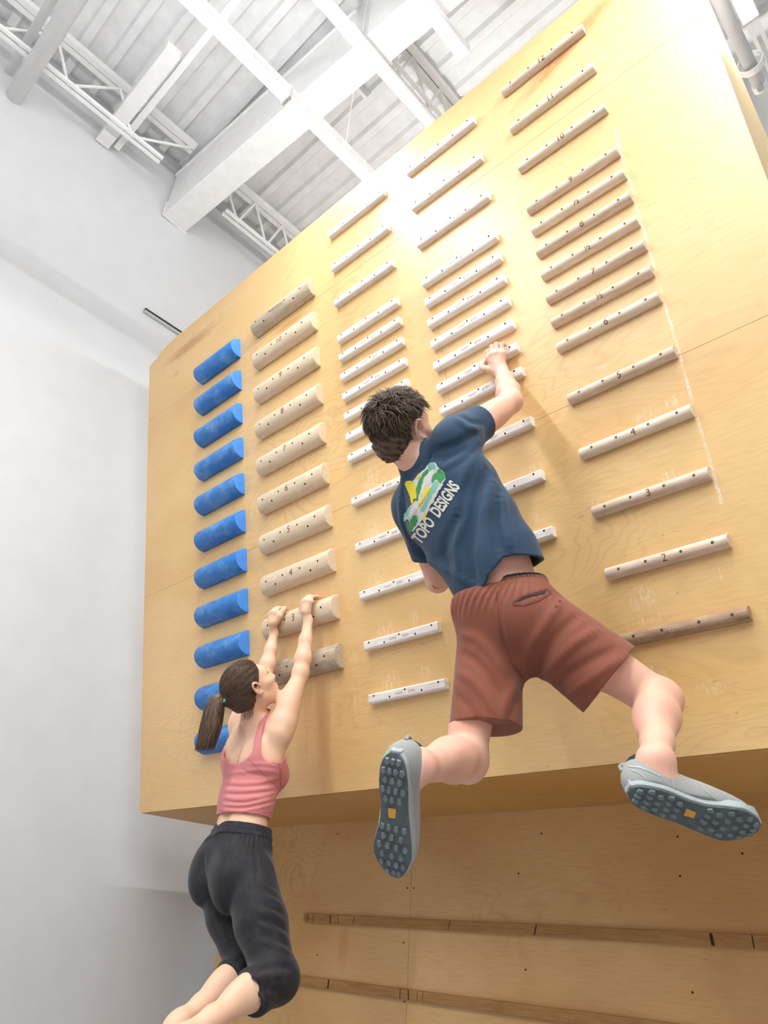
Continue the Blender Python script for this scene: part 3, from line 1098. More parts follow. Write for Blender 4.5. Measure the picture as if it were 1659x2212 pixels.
def mesh_field(name, prims, lo, hi, h, post=None, mat=None, parent=None, solid=True, smooth_iter=1, margin=0.02):
    """surface nets over the sparse set of blocks that the surface passes through"""
    n = 14
    lo, hi = A3(lo), A3(hi)
    B = n * h
    nb = np.ceil((hi - lo) / B).astype(int) + 1
    hd = B * math.sqrt(3) / 2
    ii = np.stack(np.meshgrid(*[np.arange(k) for k in nb], indexing='ij'), -1).reshape(-1, 3)
    cen = lo + (ii + 0.5) * B
    D = np.stack([pr.fn(cen) for pr in prims])
    U = np.array([pr.op == 'u' for pr in prims])
    dmin = D[U].min(0)
    act = dmin < hd * 1.25 + margin
    if solid:
        act &= dmin > -(hd * 1.5 + margin)
    ii = ii[act]
    near = D[:, act] < hd * 1.3 + margin + np.array([pr.k for pr in prims])[:, None]
    NB = (nb * n + 2).astype(np.int64)
    off = np.stack(np.meshgrid(*[np.arange(n + 1)] * 3, indexing='ij'), -1)
    keys, verts, quads = [], [], []
    key = lambda c: (c[..., 0] * NB[1] + c[..., 1]) * NB[2] + c[..., 2]
    for bi, b in enumerate(ii):
        base = b * n
        sel = [pr for pr, q in zip(prims, near[:, bi]) if q]
        if not sel or sel[0].op != 'u':
            sel = [prims[0]] + [pr for pr in sel if pr is not prims[0]]
        p = lo + (off + base) * h
        v = field(sel, p)
        if post is not None:
            v = post(p, v)
        s = v < 0
        if s.all() or not s.any():
            continue
        c8 = [s[i:n + i, j:n + j, k:n + k] for i in (0, 1) for j in (0, 1) for k in (0, 1)]
        cnt = sum(x.astype(np.int8) for x in c8)
        cells = np.argwhere((cnt > 0) & (cnt < 8))
        if not len(cells):
            continue
        acc = np.zeros((len(cells), 3)); num = np.zeros(len(cells))
        x, y, z = cells.T
        for (o1, o2) in (((0, 0, 0), (1, 0, 0)), ((0, 1, 0), (1, 1, 0)), ((0, 0, 1), (1, 0, 1)), ((0, 1, 1), (1, 1, 1)),
                         ((0, 0, 0), (0, 1, 0)), ((1, 0, 0), (1, 1, 0)), ((0, 0, 1), (0, 1, 1)), ((1, 0, 1), (1, 1, 1)),
                         ((0, 0, 0), (0, 0, 1)), ((1, 0, 0), (1, 0, 1)), ((0, 1, 0), (0, 1, 1)), ((1, 1, 0), (1, 1, 1))):
            va = v[x + o1[0], y + o1[1], z + o1[2]]; vb = v[x + o2[0], y + o2[1], z + o2[2]]
            m = (va < 0) != (vb < 0)
            t = np.where(m, va / np.where(m, va - vb, 1), 0)
            pos = A3(o1) + (A3(o2) - A3(o1)) * t[:, None]
            acc += pos * m[:, None]; num += m
        verts.append(lo + (base + cells + acc / num[:, None]) * h)
        keys.append(key(cells + base))
        for axis in range(3):
            o = [0, 0, 0]; o[axis] = 1
            sa = s[:n, :n, :n]
            sb = s[o[0]:n + o[0], o[1]:n + o[1], o[2]:n + o[2]]
            e = np.argwhere(sa != sb)
            if not len(e):
                continue
            fl = sa[tuple(e.T)]
            e = e + base
            a1, a2 = (axis + 1) % 3, (axis + 2) % 3
            d1 = np.zeros(3, int); d1[a1] = 1
            d2 = np.zeros(3, int); d2[a2] = 1
            q = np.stack([key(e), key(e - d1), key(e - d1 - d2), key(e - d2)], 1)
            q[~fl] = q[~fl][:, ::-1]
            quads.append(q)
    keys = np.concatenate(keys); verts = np.concatenate(verts); quads = np.concatenate(quads)
    order = np.argsort(keys); keys = keys[order]; verts = verts[order]
    idx = np.searchsorted(keys, quads)
    idx = np.minimum(idx, len(keys) - 1)
    ok = (keys[idx] == quads).all(1)
    idx = idx[ok]
    for _ in range(smooth_iter):
        acc = np.zeros_like(verts); num = np.zeros(len(verts))
        for a in range(4):
            i, j = idx[:, a], idx[:, (a + 1) % 4]
            for ax in range(3):
                acc[:, ax] += np.bincount(i, verts[j, ax], len(verts)) + np.bincount(j, verts[i, ax], len(verts))
            num += np.bincount(i, minlength=len(verts)) + np.bincount(j, minlength=len(verts))
        good = num > 0
        verts[good] = verts[good] * 0.5 + 0.5 * acc[good] / num[good][:, None]
    me = bpy.data.meshes.new(name)
    me.vertices.add(len(verts)); me.vertices.foreach_set('co', verts.astype(np.float32).ravel())
    me.loops.add(idx.size); me.loops.foreach_set('vertex_index', idx.astype(np.int32).ravel())
    me.polygons.add(len(idx))
    me.polygons.foreach_set('loop_start', np.arange(0, idx.size, 4, dtype=np.int32))
    me.polygons.foreach_set('loop_total', np.full(len(idx), 4, dtype=np.int32))
    me.polygons.foreach_set('use_smooth', np.ones(len(idx), dtype=bool))
    me.update(calc_edges=True)
    return obj(name, me, mat, parent)


def in_frame(o, root):
    """world-coordinate mesh made a child of root without moving it"""
    o.data.transform(Matrix.Translation(-V(root.location)))
    o.parent = root
    return o


def hit(px, py, fn, d0, d1, steps=160):
    """first surface point along the line of sight through a pixel between two depths (vectorised)"""
    px, py = np.atleast_1d(A3(px)), np.atleast_1d(A3(py))
    r = nR * ((px - 829.5) / FOC)[:, None] + nD * ((py - 1106.0) / FOC)[:, None] + nF
    t = np.full(len(px), d0, f8)
    done = np.zeros(len(px), bool)
    for _ in range(steps):
        d = fn(nC + r * t[:, None])
        t = np.where(done, t, t + np.maximum(d, 0.0004) * 0.6)
        done |= (d < 0.0004) | (t > d1)
    return nC + r * t[:, None], t < d1


def normal(fn, p, e=0.002):
    g = np.stack([fn(p + A3(v) * e) - fn(p - A3(v) * e) for v in ((1, 0, 0), (0, 1, 0), (0, 0, 1))], -1)
    return g / np.maximum(np.linalg.norm(g, axis=-1), 1e-9)[..., None]


def pxfold(F, fn, pts, amp, sig, d0, d1, nsub=5):
    """fold drawn along points seen in the photograph, laid on the cloth surface"""
    q = []
    for (a, b) in zip(pts[:-1], pts[1:]):
        for i in range(nsub):
            q.append((a[0] + (b[0] - a[0]) * i / nsub, a[1] + (b[1] - a[1]) * i / nsub))
    q.append(pts[-1])
    q = np.array(q, f8)
    w, ok = hit(q[:, 0], q[:, 1], fn, d0, d1)
    w = w[ok]
    if len(w) > 1:
        n_ = len(w) - 1
        F.add(w, [amp * min(1.0, (i + 1) / 2.5, (n_ - i) / 2.5) for i in range(n_)], sig)


def bounds(*pts, pad=0.2):
    q = np.array([A3(p) for p in pts])
    return q.min(0) - pad, q.max(0) + pad


# ---------------------------------------------------------------- figure materials
def skin(name, rgb, red=(214, 150, 130), amt=0.25):
    t = NT(name)
    n1 = t.noise(t.coords((1, 1, 1)), 9, 4, 0.55)
    n2 = t.noise(t.coords((1, 1, 1)), 150, 3, 0.6)
    r, g, b = rgb
    col = t.mix(t.math('MULTIPLY', t.bw(n1, 0.35, 0.75), amt), lin(r, g, b), lin(*red))
    col = t.mix(t.math('MULTIPLY', t.bw(n2, 0.5, 0.8), 0.12), col, lin(r - 22, g - 34, b - 34))
    t.set(col, 0.5, 0.35)
    t.b.inputs['Subsurface Weight'].default_value = 0.12
    t.b.inputs['Subsurface Radius'].default_value = (0.6, 0.25, 0.12)
    t.b.inputs['Subsurface Scale'].default_value = 0.012
    t.bump(n2, 0.05, 0.002)
    return t.m


def cloth(name, rgb, var=0.10, weave=900, rough=0.85, fade=None, fade_amt=0.0, bump=0.15):
    t = NT(name)
    r, g, b = rgb
    n1 = t.noise(t.coords(), 7, 4, 0.6)
    n2 = t.noise(t.coords(), weave, 2, 0.5)
    c = lin(r, g, b)
    lo = tuple(x * (1 - var) for x in c[:3]) + (1,)
    hi = tuple(min(1, x * (1 + var)) for x in c[:3]) + (1,)
    col = t.ramp(n1, [(0.3, lo), (0.7, hi)])
    if fade:
        n3 = t.noise(t.coords(), 22, 5, 0.65)
        col = t.mix(t.math('MULTIPLY', t.bw(n3, 0.5, 0.75), fade_amt), col, lin(*fade))
    t.set(col, rough, 0.2)
    t.b.inputs['Sheen Weight'].default_value = 0.15
    t.bump(n2, bump, 0.001)
    return t.m


def hair_mat(name, dark, light):
    t = NT(name)
    gm = t.n('ShaderNodeNewGeometry')
    n = t.math('ADD', t.math('MULTIPLY', gm.outputs['Random Per Island'], 0.8), t.math('MULTIPLY', t.noise(t.coords(), 25, 3, 0.6), 0.2))
    t.set(t.ramp(n, [(0.3, lin(*dark)), (0.75, lin(*light))]), 0.45, 0.4)
    return t.m


MAT['skin_m'] = skin('fair_skin_man', (232, 184, 160), (222, 150, 128), 0.45)
MAT['skin_w'] = skin('fair_skin_woman', (236, 194, 164), (228, 164, 136), 0.3)
MAT['navy'] = cloth('navy_cotton_jersey', (48, 68, 90), 0.10)
MAT['rust'] = cloth('rust_brown_cotton_twill', (132, 77, 60), 0.10)
MAT['rust_seam'] = cloth('rust_brown_stitching', (112, 64, 52), 0.1)
MAT['black'] = cloth('black_nylon', (36, 34, 38), 0.15, 700, 0.65, (96, 94, 100), 0.18)
MAT['black_band'] = cloth('black_elastic', (40, 38, 42), 0.15, 700, 0.6, (110, 110, 118), 0.2)
MAT['pink'] = cloth('dusty_pink_jersey', (214, 132, 132), 0.06)
MAT['pink_seam'] = cloth('dusty_pink_seam', (192, 108, 108), 0.06)
MAT['hair_m'] = hair_mat('dark_brown_hair', (48, 38, 30), (116, 92, 74))
MAT['hair_w'] = hair_mat('brown_hair', (52, 38, 28), (112, 84, 62))
MAT['teal'] = plain('teal_elastic', (88, 196, 206), 0.6)
MAT['shoe'] = cloth('grey_suede', (150, 150, 146), 0.08, 300, 0.8)
MAT['shoe_rim'] = plain('pale_grey_rubber', (160, 168, 168), 0.6, 0.04, 60)
MAT['sole'] = plain('dark_grey_rubber', (86, 94, 96), 0.6, 0.12, 50)
MAT['lug'] = plain('grey_rubber_lugs', (116, 124, 126), 0.6, 0.1, 60)
MAT['orange'] = plain('orange_badge', (216, 158, 62), 0.6)
MAT['sock'] = cloth('dark_sock', (44, 44, 50), 0.1)
MAT['lip'] = plain('lip', (196, 122, 112), 0.5)
MAT['eye'] = plain('eye_white', (228, 224, 218), 0.2)
MAT['lash'] = plain('eyelash_and_brow', (58, 42, 32), 0.8)


def hand_prims(wrist, knuckles, fingers, thumb, rk=0.012, palm=0.016, k=0.010):
    """palm spread from the wrist to the four knuckles, four jointed fingers, thumb from the side of the palm"""
    out = []
    wrist = A3(wrist)
    for q in knuckles:
        out.append(rc(wrist + (A3(q) - wrist) * 0.12, q, palm * 1.02, rk + 0.0015, 0.014))
    for a, b in zip(knuckles[:-1], knuckles[1:]):
        out.append(rc(a, b, rk, rk, 0.008))
    for pts, r in fingers:
        rr = [r * 1.06, r, r * 0.93, r * 0.80]
        for i in range(3):
            out.append(rc(pts[i], pts[i + 1], rr[i], rr[i + 1], 0.004 if i else 0.008))
        out.append(sph(pts[1], r * 1.05, 0.003))
    for i in range(len(thumb) - 1):
        out.append(rc(thumb[i], thumb[i + 1], (0.017, 0.0135, 0.0115, 0.0095)[i], (0.0135, 0.0115, 0.0095, 0.009)[i], 0.012 if i == 0 else 0.004))
    return out


def head_prims(c, fr, s=1.0, fem=False):
    """head in its own frame: x to the person's right, y to the face, z to the crown"""
    T = lambda x, y, z: A3(c) + (A3((x, y, z)) * s) @ fr
    E = lambda p, r, k=0.02, op='u': el(T(*p), fr, A3(r) * s, k * s, op)
    R_ = lambda p, q, a, b, k=0.02, op='u': rc(T(*p), T(*q), a * s, b * s, k * s, op)
    w = 0.94 if fem else 1.0
    out = [E((0, -0.012, 0.030), (0.075 * w, 0.097, 0.086)),
           E((0, 0.030, -0.020), (0.062 * w, 0.066, 0.088), 0.03),
           R_((-0.046 * w, 0.006, -0.058), (-0.010, 0.066, -0.098), 0.021, 0.017, 0.03),
           R_((0.046 * w, 0.006, -0.058), (0.010, 0.066, -0.098), 0.021, 0.017, 0.03),
           E((0, 0.077, -0.098), (0.020, 0.017, 0.016), 0.02),
           E((0, 0.055, -0.050), (0.040, 0.045, 0.040), 0.03),
           E((-0.044 * w, 0.058, -0.018), (0.022, 0.026, 0.018), 0.03),
           E((0.044 * w, 0.058, -0.018), (0.022, 0.026, 0.018), 0.03),
           E((0, 0.074, 0.030), (0.048, 0.018, 0.014), 0.03),
           E((-0.031, 0.098, 0.010), (0.019, 0.013, 0.011), 0.02, 's'),
           E((0.031, 0.098, 0.010), (0.019, 0.013, 0.011), 0.02, 's'),
           E((-0.031, 0.076, 0.009), (0.0145, 0.014, 0.0125), 0.006),
           E((0.031, 0.076, 0.009), (0.0145, 0.014, 0.0125), 0.006),
           R_((0, 0.090, 0.018), (0, 0.112, -0.024), 0.008, 0.011, 0.016),
           E((-0.012, 0.100, -0.029), (0.008, 0.009, 0.007), 0.008),
           E((0.012, 0.100, -0.029), (0.008, 0.009, 0.007), 0.008),
           E((0, 0.099, -0.056), (0.022, 0.0085, 0.0055), 0.008),
           E((0, 0.097, -0.068), (0.019, 0.009, 0.0065), 0.008),
           E((0, 0.108, -0.062), (0.022, 0.006, 0.0016), 0.004, 's')]
    for sgn in (-1, 1):
        o = []
        x0 = 0.077 * w * sgn
        for i in range(9):
            a0, a1 = [math.radians(-70 + 250 * (i + j) / 9) for j in (0, 1)]
            q = lambda a: (x0 + sgn * (0.013 + 0.007 * math.sin(a)), -0.006 - 0.017 * math.cos(a) * 0.9 - 0.006 * math.sin(a), -0.004 + 0.029 * math.sin(a))
            o.append(R_(q(a0), q(a1), 0.0046, 0.0046, 0.004))
        out += o
        out.append(E((x0 + sgn * 0.002, -0.004, -0.003), (0.009, 0.016, 0.025), 0.006))
        out.append(E((x0 + sgn * 0.006, 0.004, -0.031), (0.006, 0.008, 0.009), 0.006))
        out.append(E((x0 + sgn * 0.012, -0.001, -0.004), (0.006, 0.009, 0.014), 0.004, 's'))
    return out, T


def surface_patch(name, polys, fn, d0, d1, off, mat, parent, cell=4.0, thick=0.0):
    """cloth appliques: flat outlines given as seen, cut into small faces and laid on the cloth"""
    bm = bmesh.new()
    for poly in polys:
        try:
            bm.faces.new([bm.verts.new((x, y, 0)) for x, y in poly])
        except ValueError:
            pass
    bmesh.ops.triangulate(bm, faces=bm.faces[:])
    return lay_patch(name, bm, fn, d0, d1, off, mat, parent, cell, thick)


def lay_patch(name, bm, fn, d0, d1, off, mat, parent, cell=4.0, thick=0.0):
    for _ in range(6):
        es = [e for e in bm.edges if (e.verts[0].co - e.verts[1].co).length > cell]
        if not es:
            break
        bmesh.ops.subdivide_edges(bm, edges=es, cuts=1)
        bmesh.ops.triangulate(bm, faces=bm.faces[:])
    co = np.array([v.co[:] for v in bm.verts], f8)
    w, ok = hit(co[:, 0], co[:, 1], fn, d0, d1)
    nn_ = normal(fn, w)
    w = w + nn_ * off
    bm.verts.ensure_lookup_table()
    for v, q in zip(bm.verts, w):
        v.co = q
    bad = [v for v, o_ in zip(bm.verts, ok) if not o_]
    bmesh.ops.delete(bm, geom=bad, context='VERTS')
    if thick:
        r = bmesh.ops.solidify(bm, geom=bm.faces[:], thickness=thick)
    return obj(name, bm, mat, parent)


def strip(pts, w):
    """outline polygons of a ribbon along pixel points"""
    out = []
    for (a, b) in zip(pts[:-1], pts[1:]):
        dx, dy = b[0] - a[0], b[1] - a[1]
        L = math.hypot(dx, dy) or 1
        nx, ny = -dy / L * w / 2, dx / L * w / 2
        out.append([(a[0] + nx, a[1] + ny), (b[0] + nx, b[1] + ny), (b[0] - nx, b[1] - ny), (a[0] - nx, a[1] - ny)])
    return out


def strands(name, roots, dirs, nrm, length, width, mat, parent, rng, seg=6, curl=0.3, droop=None, lift=0.3, flow=None):
    """tapered hair locks grown from root points"""
    n = len(roots)
    p = roots.copy(); d = dirs.copy()
    pts = [p.copy()]
    axis = np.cross(nrm, d); axis /= np.maximum(np.linalg.norm(axis, axis=1), 1e-9)[:, None]
    ph = rng.random(n) * 6.28
    step = length / seg
    for i in range(seg):
        t = i / seg
        v = d + nrm * (lift * (1 - 1.6 * t))[..., None] if isinstance(lift, np.ndarray) else d + nrm * (lift * (1 - 1.6 * t))
        v = v + axis * (curl * np.sin(ph + i * 1.1))[:, None]
        if droop is not None:
            v = v + droop * t
        v /= np.linalg.norm(v, axis=1)[:, None]
        p = p + v * step[:, None]
        pts.append(p.copy())
    pts = np.stack(pts, 1)
    tang = np.gradient(pts, axis=1)
    side = np.cross(tang, nrm[:, None, :]); side /= np.maximum(np.linalg.norm(side, axis=2), 1e-9)[..., None]
    upv = np.cross(side, tang); upv /= np.maximum(np.linalg.norm(upv, axis=2), 1e-9)[..., None]
    tt = np.linspace(0, 1, seg + 1)
    prof_w = np.interp(tt, [0, 0.2, 0.7, 1], [0.8, 1.0, 0.75, 0.06])
    w = width[:, None] * prof_w[None]
    ring = np.stack([pts + side * w[..., None], pts + upv * w[..., None] * 0.6, pts - side * w[..., None], pts - upv * w[..., None] * 0.4], 2)
    vv_ = ring.reshape(-1, 3)
    S = seg + 1
    base = (np.arange(n) * S * 4)[:, None, None] + (np.arange(seg) * 4)[None, :, None]
    k = np.arange(4)[None, None]
    k2 = (np.arange(4) + 1) % 4
    q = np.stack([base + k, base + k2[None, None], base + 4 + k2[None, None], base + 4 + k], -1).reshape(-1, 4)
    me = bpy.data.meshes.new(name)
    me.from_pydata(vv_.tolist(), [], q.tolist())
    for pl in me.polygons:
        pl.use_smooth = True
    return obj(name, me, mat, parent)

# ================================================================ the man
RES = 0.0030
man = thing('person', 'person in navy t-shirt and rust shorts leaping, one hand on a slim rung', 'person', tuple(PX(1097, 1318, 2.20)))

wrR, elR, shR = PX(1083, 800, 2.79), PX(1104, 868, 2.575), PX(990, 945, 2.39)
shL, elL, wrL = PX(895, 1105, 2.53), PX(945, 1255, 2.60), PX(1000, 1120, 2.74)
pel = PX(1097, 1318, 2.20)
hpR, hpL = PX(1150, 1340, 2.13), PX(1047, 1312, 2.23)
knR, knL = PX(1426, 1512, 1.97), PX(1008, 1642, 1.98)
anR, anL = PX(1416, 1650, 1.64), PX(898, 1655, 1.66)
neck = PX(905, 985, 2.465)
mid = (shR + shL) / 2
SD, PD = unit(shR - shL), unit(hpR - hpL)
SPN = unit(mid - pel)
BACK = -unit(np.cross(SPN, SD))            # out of the back, to the viewer

# head looks up past the gripping hand
hf = nF * 0.64 + nR * 0.74 - nD * 0.22
hz = -nD * 0.96 - nR * 0.16 - nF * 0.14
HF = frame(hz, hf)
HC = PX(868, 927, 2.46)
hp_, HT = head_prims(HC, HF, 1.02)

m = []
m += hp_
m.append(rc(HT(0, -0.030, -0.050), neck + SPN * -0.03, 0.056, 0.064, 0.03))
# trunk
m += tubes([neck - SPN * 0.03, mid - SPN * 0.03 + BACK * 0.0, mid * 0.62 + pel * 0.38, mid * 0.28 + pel * 0.72 + PD * 0.012, pel],
           [SD, SD, unit(SD * 0.7 + PD * 0.3), unit(SD * .3 + PD * .7), PD],
           [(0.065, 0.055), (0.145, 0.070), (0.145, 0.095), (0.128, 0.100), (0.126, 0.098)], 0.04)
for sgn, hpx in ((1, hpR), (-1, hpL)):
    m.append(sph(hpx + BACK * 0.03, 0.09, 0.05))
# right arm
m += [rc(shR, shR + (elR - shR) * 0.35, 0.056, 0.050, 0.03),
      rc(shR + (elR - shR) * 0.2, elR, 0.050, 0.040, 0.03),
      el(shR + (elR - shR) * 0.55 - BACK * 0.012, frame(elR - shR, BACK), (0.044, 0.042, 0.10), 0.03),
      sph(elR + unit(elR - wrR) * 0.012 + BACK * 0.006, 0.030, 0.02)]
fa = wrR - elR
latf = unit(np.cross(fa, BACK))
m += tubes([elR, elR + fa * 0.28, elR + fa * 0.62, wrR], [latf] * 4, [(0.040, 0.036), (0.045, 0.040), (0.036, 0.031), (0.027, 0.020)], 0.02)
# right hand over the rung top
H0 = BD(-0.624, 1.333, 0.062)
kn_ = [BD(-0.662, 1.412, 0.064), BD(-0.640, 1.418, 0.068), BD(-0.617, 1.413, 0.067), BD(-0.596, 1.402, 0.063)]
fing = [([BD(-0.662, 1.412, 0.064), BD(-0.664, 1.448, 0.062), BD(-0.664, 1.464, 0.040), BD(-0.662, 1.460, 0.018)], 0.0088),
        ([BD(-0.641, 1.418, 0.068), BD(-0.643, 1.460, 0.060), BD(-0.643, 1.470, 0.034), BD(-0.643, 1.461, 0.010)], 0.0092),
        ([BD(-0.619, 1.413, 0.067), BD(-0.621, 1.460, 0.060), BD(-0.621, 1.470, 0.034), BD(-0.621, 1.461, 0.012)], 0.0088),
        ([BD(-0.598, 1.402, 0.063), BD(-0.599, 1.448, 0.058), BD(-0.600, 1.464, 0.036), BD(-0.601, 1.460, 0.018)], 0.0078)]
thumb = [BD(-0.644, 1.350, 0.060), BD(-0.684, 1.378, 0.062), BD(-0.708, 1.402, 0.050), BD(-0.690, 1.424, 0.042)]
m.append(rc(wrR, H0, 0.023, 0.021, 0.015))
m += hand_prims(H0, kn_, fing, thumb, 0.0115, 0.0150)
# left arm, elbow bent in front of the chest
m += [rc(shL, elL, 0.050, 0.040, 0.03), rc(elL, elL + (wrL - elL) * 0.3, 0.040, 0.042, 0.02), rc(elL + (wrL - elL) * 0.3, wrL, 0.042, 0.026, 0.02)]
gz = unit(wrL - elL); gx = unit(np.cross(gz, BACK)); gy = np.cross(gz, gx)
HL = lambda x, y, z: wrL + gx * x + gy * y + gz * z
m += hand_prims(HL(0, 0, 0.015), [HL(-0.033, 0, 0.085), HL(-0.011, 0, 0.092), HL(0.011, 0, 0.090), HL(0.032, 0, 0.082)],
                [([HL(x, 0, z), HL(x * 1.1, 0.012, z + 0.040), HL(x * 1.1, 0.034, z + 0.052), HL(x, 0.050, z + 0.040)], r)
                 for x, z, r in ((-0.033, 0.085, 0.0088), (-0.011, 0.092, 0.0092), (0.011, 0.090, 0.0088), (0.032, 0.082, 0.0078))],
                [HL(-0.022, 0.01, 0.030), HL(-0.048, 0.022, 0.058), HL(-0.052, 0.036, 0.085), HL(-0.044, 0.046, 0.105)])


def leg(hip, knee, ankle, toe_dir, s=1.0):
    th, sh = knee - hip, ankle - knee
    bend = unit(unit(hip - knee) + unit(ankle - knee))          # hollow of the knee
    out = [rc(hip, hip + th * 0.5, 0.080 * s, 0.070 * s, 0.04), rc(hip + th * 0.5, knee - th * 0.06, 0.070 * s, 0.054 * s, 0.04),
           sph(knee - bend * 0.012, 0.052 * s, 0.03),
           rc(knee, knee + sh * 0.30, 0.050 * s, 0.050 * s, 0.03), rc(knee + sh * 0.30, knee + sh * 0.72, 0.050 * s, 0.037 * s, 0.03),
           rc(knee + sh * 0.72, ankle, 0.037 * s, 0.034 * s, 0.02)]
    c = unit(bend - unit(sh) * (bend @ unit(sh)))
    side = unit(np.cross(sh, c))
    for q, r in ((1, 0.036), (-1, 0.038)):
        out.append(el(knee + sh * 0.30 + c * 0.022 * s + side * q * 0.018 * s, frame(sh, c), (r * s, 0.036 * s, 0.105 * s), 0.03))
    for q in (1, -1):
        a = hip + th * 0.70 + c * 0.022; b = knee + sh * 0.03 + c * 0.030 + side * q * 0.034
        out.append(rc(a + side * q * 0.028, b, 0.024 * s, 0.012 * s, 0.025))
    out.append(sph(ankle + side * 0.024 * s, 0.014 * s, 0.03))
    out.append(sph(ankle - side * 0.024 * s, 0.014 * s, 0.03))
    return out


m += leg(hpR, knR, anR, None)
m += leg(hpL, knL, anL, None)

# shoe frames: long axis, sole normal
heR, toR = PX(1394, 1726, 1.57), PX(1580, 1786, 1.56)
heL, toL = PX(848, 1662, 1.585), PX(846, 1856, 1.60)
nsR = unit(-nF * 0.92 + nD * 0.36 - nR * 0.15)
nsL = unit(-nF * 0.85 - nR * 0.42 + nD * 0.05)
for an, he, to, ns in ((anR, heR, toR, nsR), (anL, heL, toL, nsL)):
    lx = unit(to - he); up_ = -unit(ns - lx * (ns @ lx))
    m += [rc(an, he + lx * 0.035 + up_ * 0.05, 0.031, 0.031, 0.05), rc(he + lx * 0.04 + up_ * 0.05, he + lx * 0.19 + up_ * 0.035, 0.034, 0.026, 0.03)]

# ---- t-shirt
n0, n1, n2, n3, n4, n5 = PX(903, 990, 2.46), PX(940, 1026, 2.455), PX(975, 1085, 2.395), PX(1018, 1150, 2.33), PX(1062, 1215, 2.26), PX(1100, 1290, 2.19)
t_ = tubes([n0, n1, n2, n3, n4, n5], [SD, SD, SD, unit(SD * .7 + PD * .3), unit(SD * .4 + PD * .6), PD],
           [(0.078, 0.068), (0.172, 0.088), (0.182, 0.120), (0.168, 0.120), (0.152, 0.118), (0.148, 0.120)], 0.045)
t_core = list(t_)
t_ += [sph(shR, 0.070, 0.05), sph(shL, 0.070, 0.05)]
slR, slL = shR + (elR - shR) * 0.40, shL + (elL - shL) * 0.62
t_.append(cut([rc(shR - (elR - shR) * 0.1, shR + (elR - shR) * 0.8, 0.070, 0.060, 0.03)], [(slR, elR - shR)], 0.035))
t_.append(cut([rc(shL - (elL - shL) * 0.1, shL + (elL - shL) * 0.9, 0.068, 0.062, 0.03)], [(slL, elL - shL)], 0.035))
shirt0 = lambda p: field(t_, p)

hem_px = [(992, 1284), (1030, 1283), (1052, 1268), (1068, 1235), (1080, 1203), (1105, 1192), (1140, 1184), (1168, 1180)]
hp0 = n4 + BACK * 0.10
w = np.array([PX(a_, b_, 1.0) for a_, b_ in hem_px]) - nC
w = nC + w * (((hp0 - nC) @ BACK) / (w @ BACK))[:, None]
hl_, hs_ = (w - mid) @ PD, (w - mid) @ (-SPN)
o_ = np.argsort(hl_); hl_, hs_ = hl_[o_], hs_[o_]
F = Fold()
D0, D1 = 1.9, 2.9
for pts, amp, sig in (
        ([(1040, 945), (1005, 985), (960, 1010), (925, 1000)], 0.007, 0.014),
        ([(1035, 930), (985, 960), (935, 975)], -0.007, 0.012),
        ([(1045, 965), (1010, 1010), (990, 1060), (985, 1120)], 0.007, 0.016),
        ([(1060, 1000), (1035, 1060), (1020, 1130), (1015, 1200), (1025, 1260)], -0.013, 0.014),
        ([(1062, 1040), (1050, 1110), (1048, 1180), (1060, 1250)], 0.013, 0.016),
        ([(1085, 1075), (1090, 1130), (1105, 1190)], 0.011, 0.016),
        ([(1075, 1060), (1070, 1130), (1080, 1195)], -0.010, 0.012),
        ([(885, 1190), (930, 1215), (975, 1235), (1010, 1260)], 0.006, 0.014),
        ([(990, 1110), (965, 1160), (960, 1200), (975, 1240)], -0.006, 0.016),
        ([(1000, 1130), (985, 1180), (990, 1240)], 0.007, 0.013),
        ([(870, 1060), (875, 1110), (895, 1150)], -0.007, 0.010),
        ([(862, 1075), (868, 1130), (885, 1175)], 0.006, 0.010),
        ([(930, 985), (925, 1000), (918, 1015)], -0.006, 0.008),
        ([(985, 905), (1010, 925), (1040, 930)], 0.005, 0.012),
        ([(1000, 900), (1020, 912), (1043, 915)], -0.005, 0.010)):
    pxfold(F, shirt0, pts, amp * 1.5, sig, D0, D1)


def shirt_post(p, d, hollow=True):
    d = d - F.disp(p)
    q = p - mid
    lim = np.interp(q @ PD, hl_, hs_)
    sk_ = q @ (-SPN) - lim
    neckhole = np.linalg.norm(p - (neck + SPN * 0.035), axis=-1) - 0.066
    o = np.maximum(np.maximum(d, sk_), -neckhole)
    if hollow:
        o = np.maximum(o, -(d + 0.011))
    return o


lo, hi = bounds(n0, n5, slR, slL, shR, shL, pad=0.2)
shirt = mesh_field('t_shirt', t_, lo, hi, RES, post=shirt_post, mat=MAT['navy'], solid=False)
in_frame(shirt, man)
shirt_fn = lambda p: shirt_post(p, field(t_, p), False)

# collar rib
cr = []
for i in range(25):
    a = 2 * math.pi * i / 24
    b1 = unit(np.cross(SPN, SD)); cr.append(neck + SPN * 0.002 + (SD * math.cos(a) + b1 * math.sin(a)) * 0.068)
col = mesh_field('collar', [P(lambda p: np.abs(np.linalg.norm(p - (neck + SPN * 0.012), axis=-1) - 0.074) - 0.004)], neck - 0.12, neck + 0.12, RES,
                 post=lambda p, d: np.maximum(d, np.maximum((p - (neck + SPN * 0.012)) @ SPN - 0.002, -((p - (neck + SPN * 0.012)) @ SPN) - 0.022)), mat=MAT['navy'], solid=False)
in_frame(col, shirt); col.data.transform(Matrix.Translation(-V(man.location)) @ Matrix.Translation(V(shirt.location)))

# ---- printed landscape and lettering on the back
def q8(x, y):
    return (840 + x / 9.217, 960 + y / 9.217)


def print_patch(name, polys, off, rgb, parent=None):
    mname = 'print_%s' % name
    mt = plain(mname, rgb, 0.7, 0.02, 60)
    return in_frame(surface_patch(name, [[q8(*p) for p in poly] for poly in polys], shirt_fn, 1.9, 2.9, off, mt, None, 3.0), man)


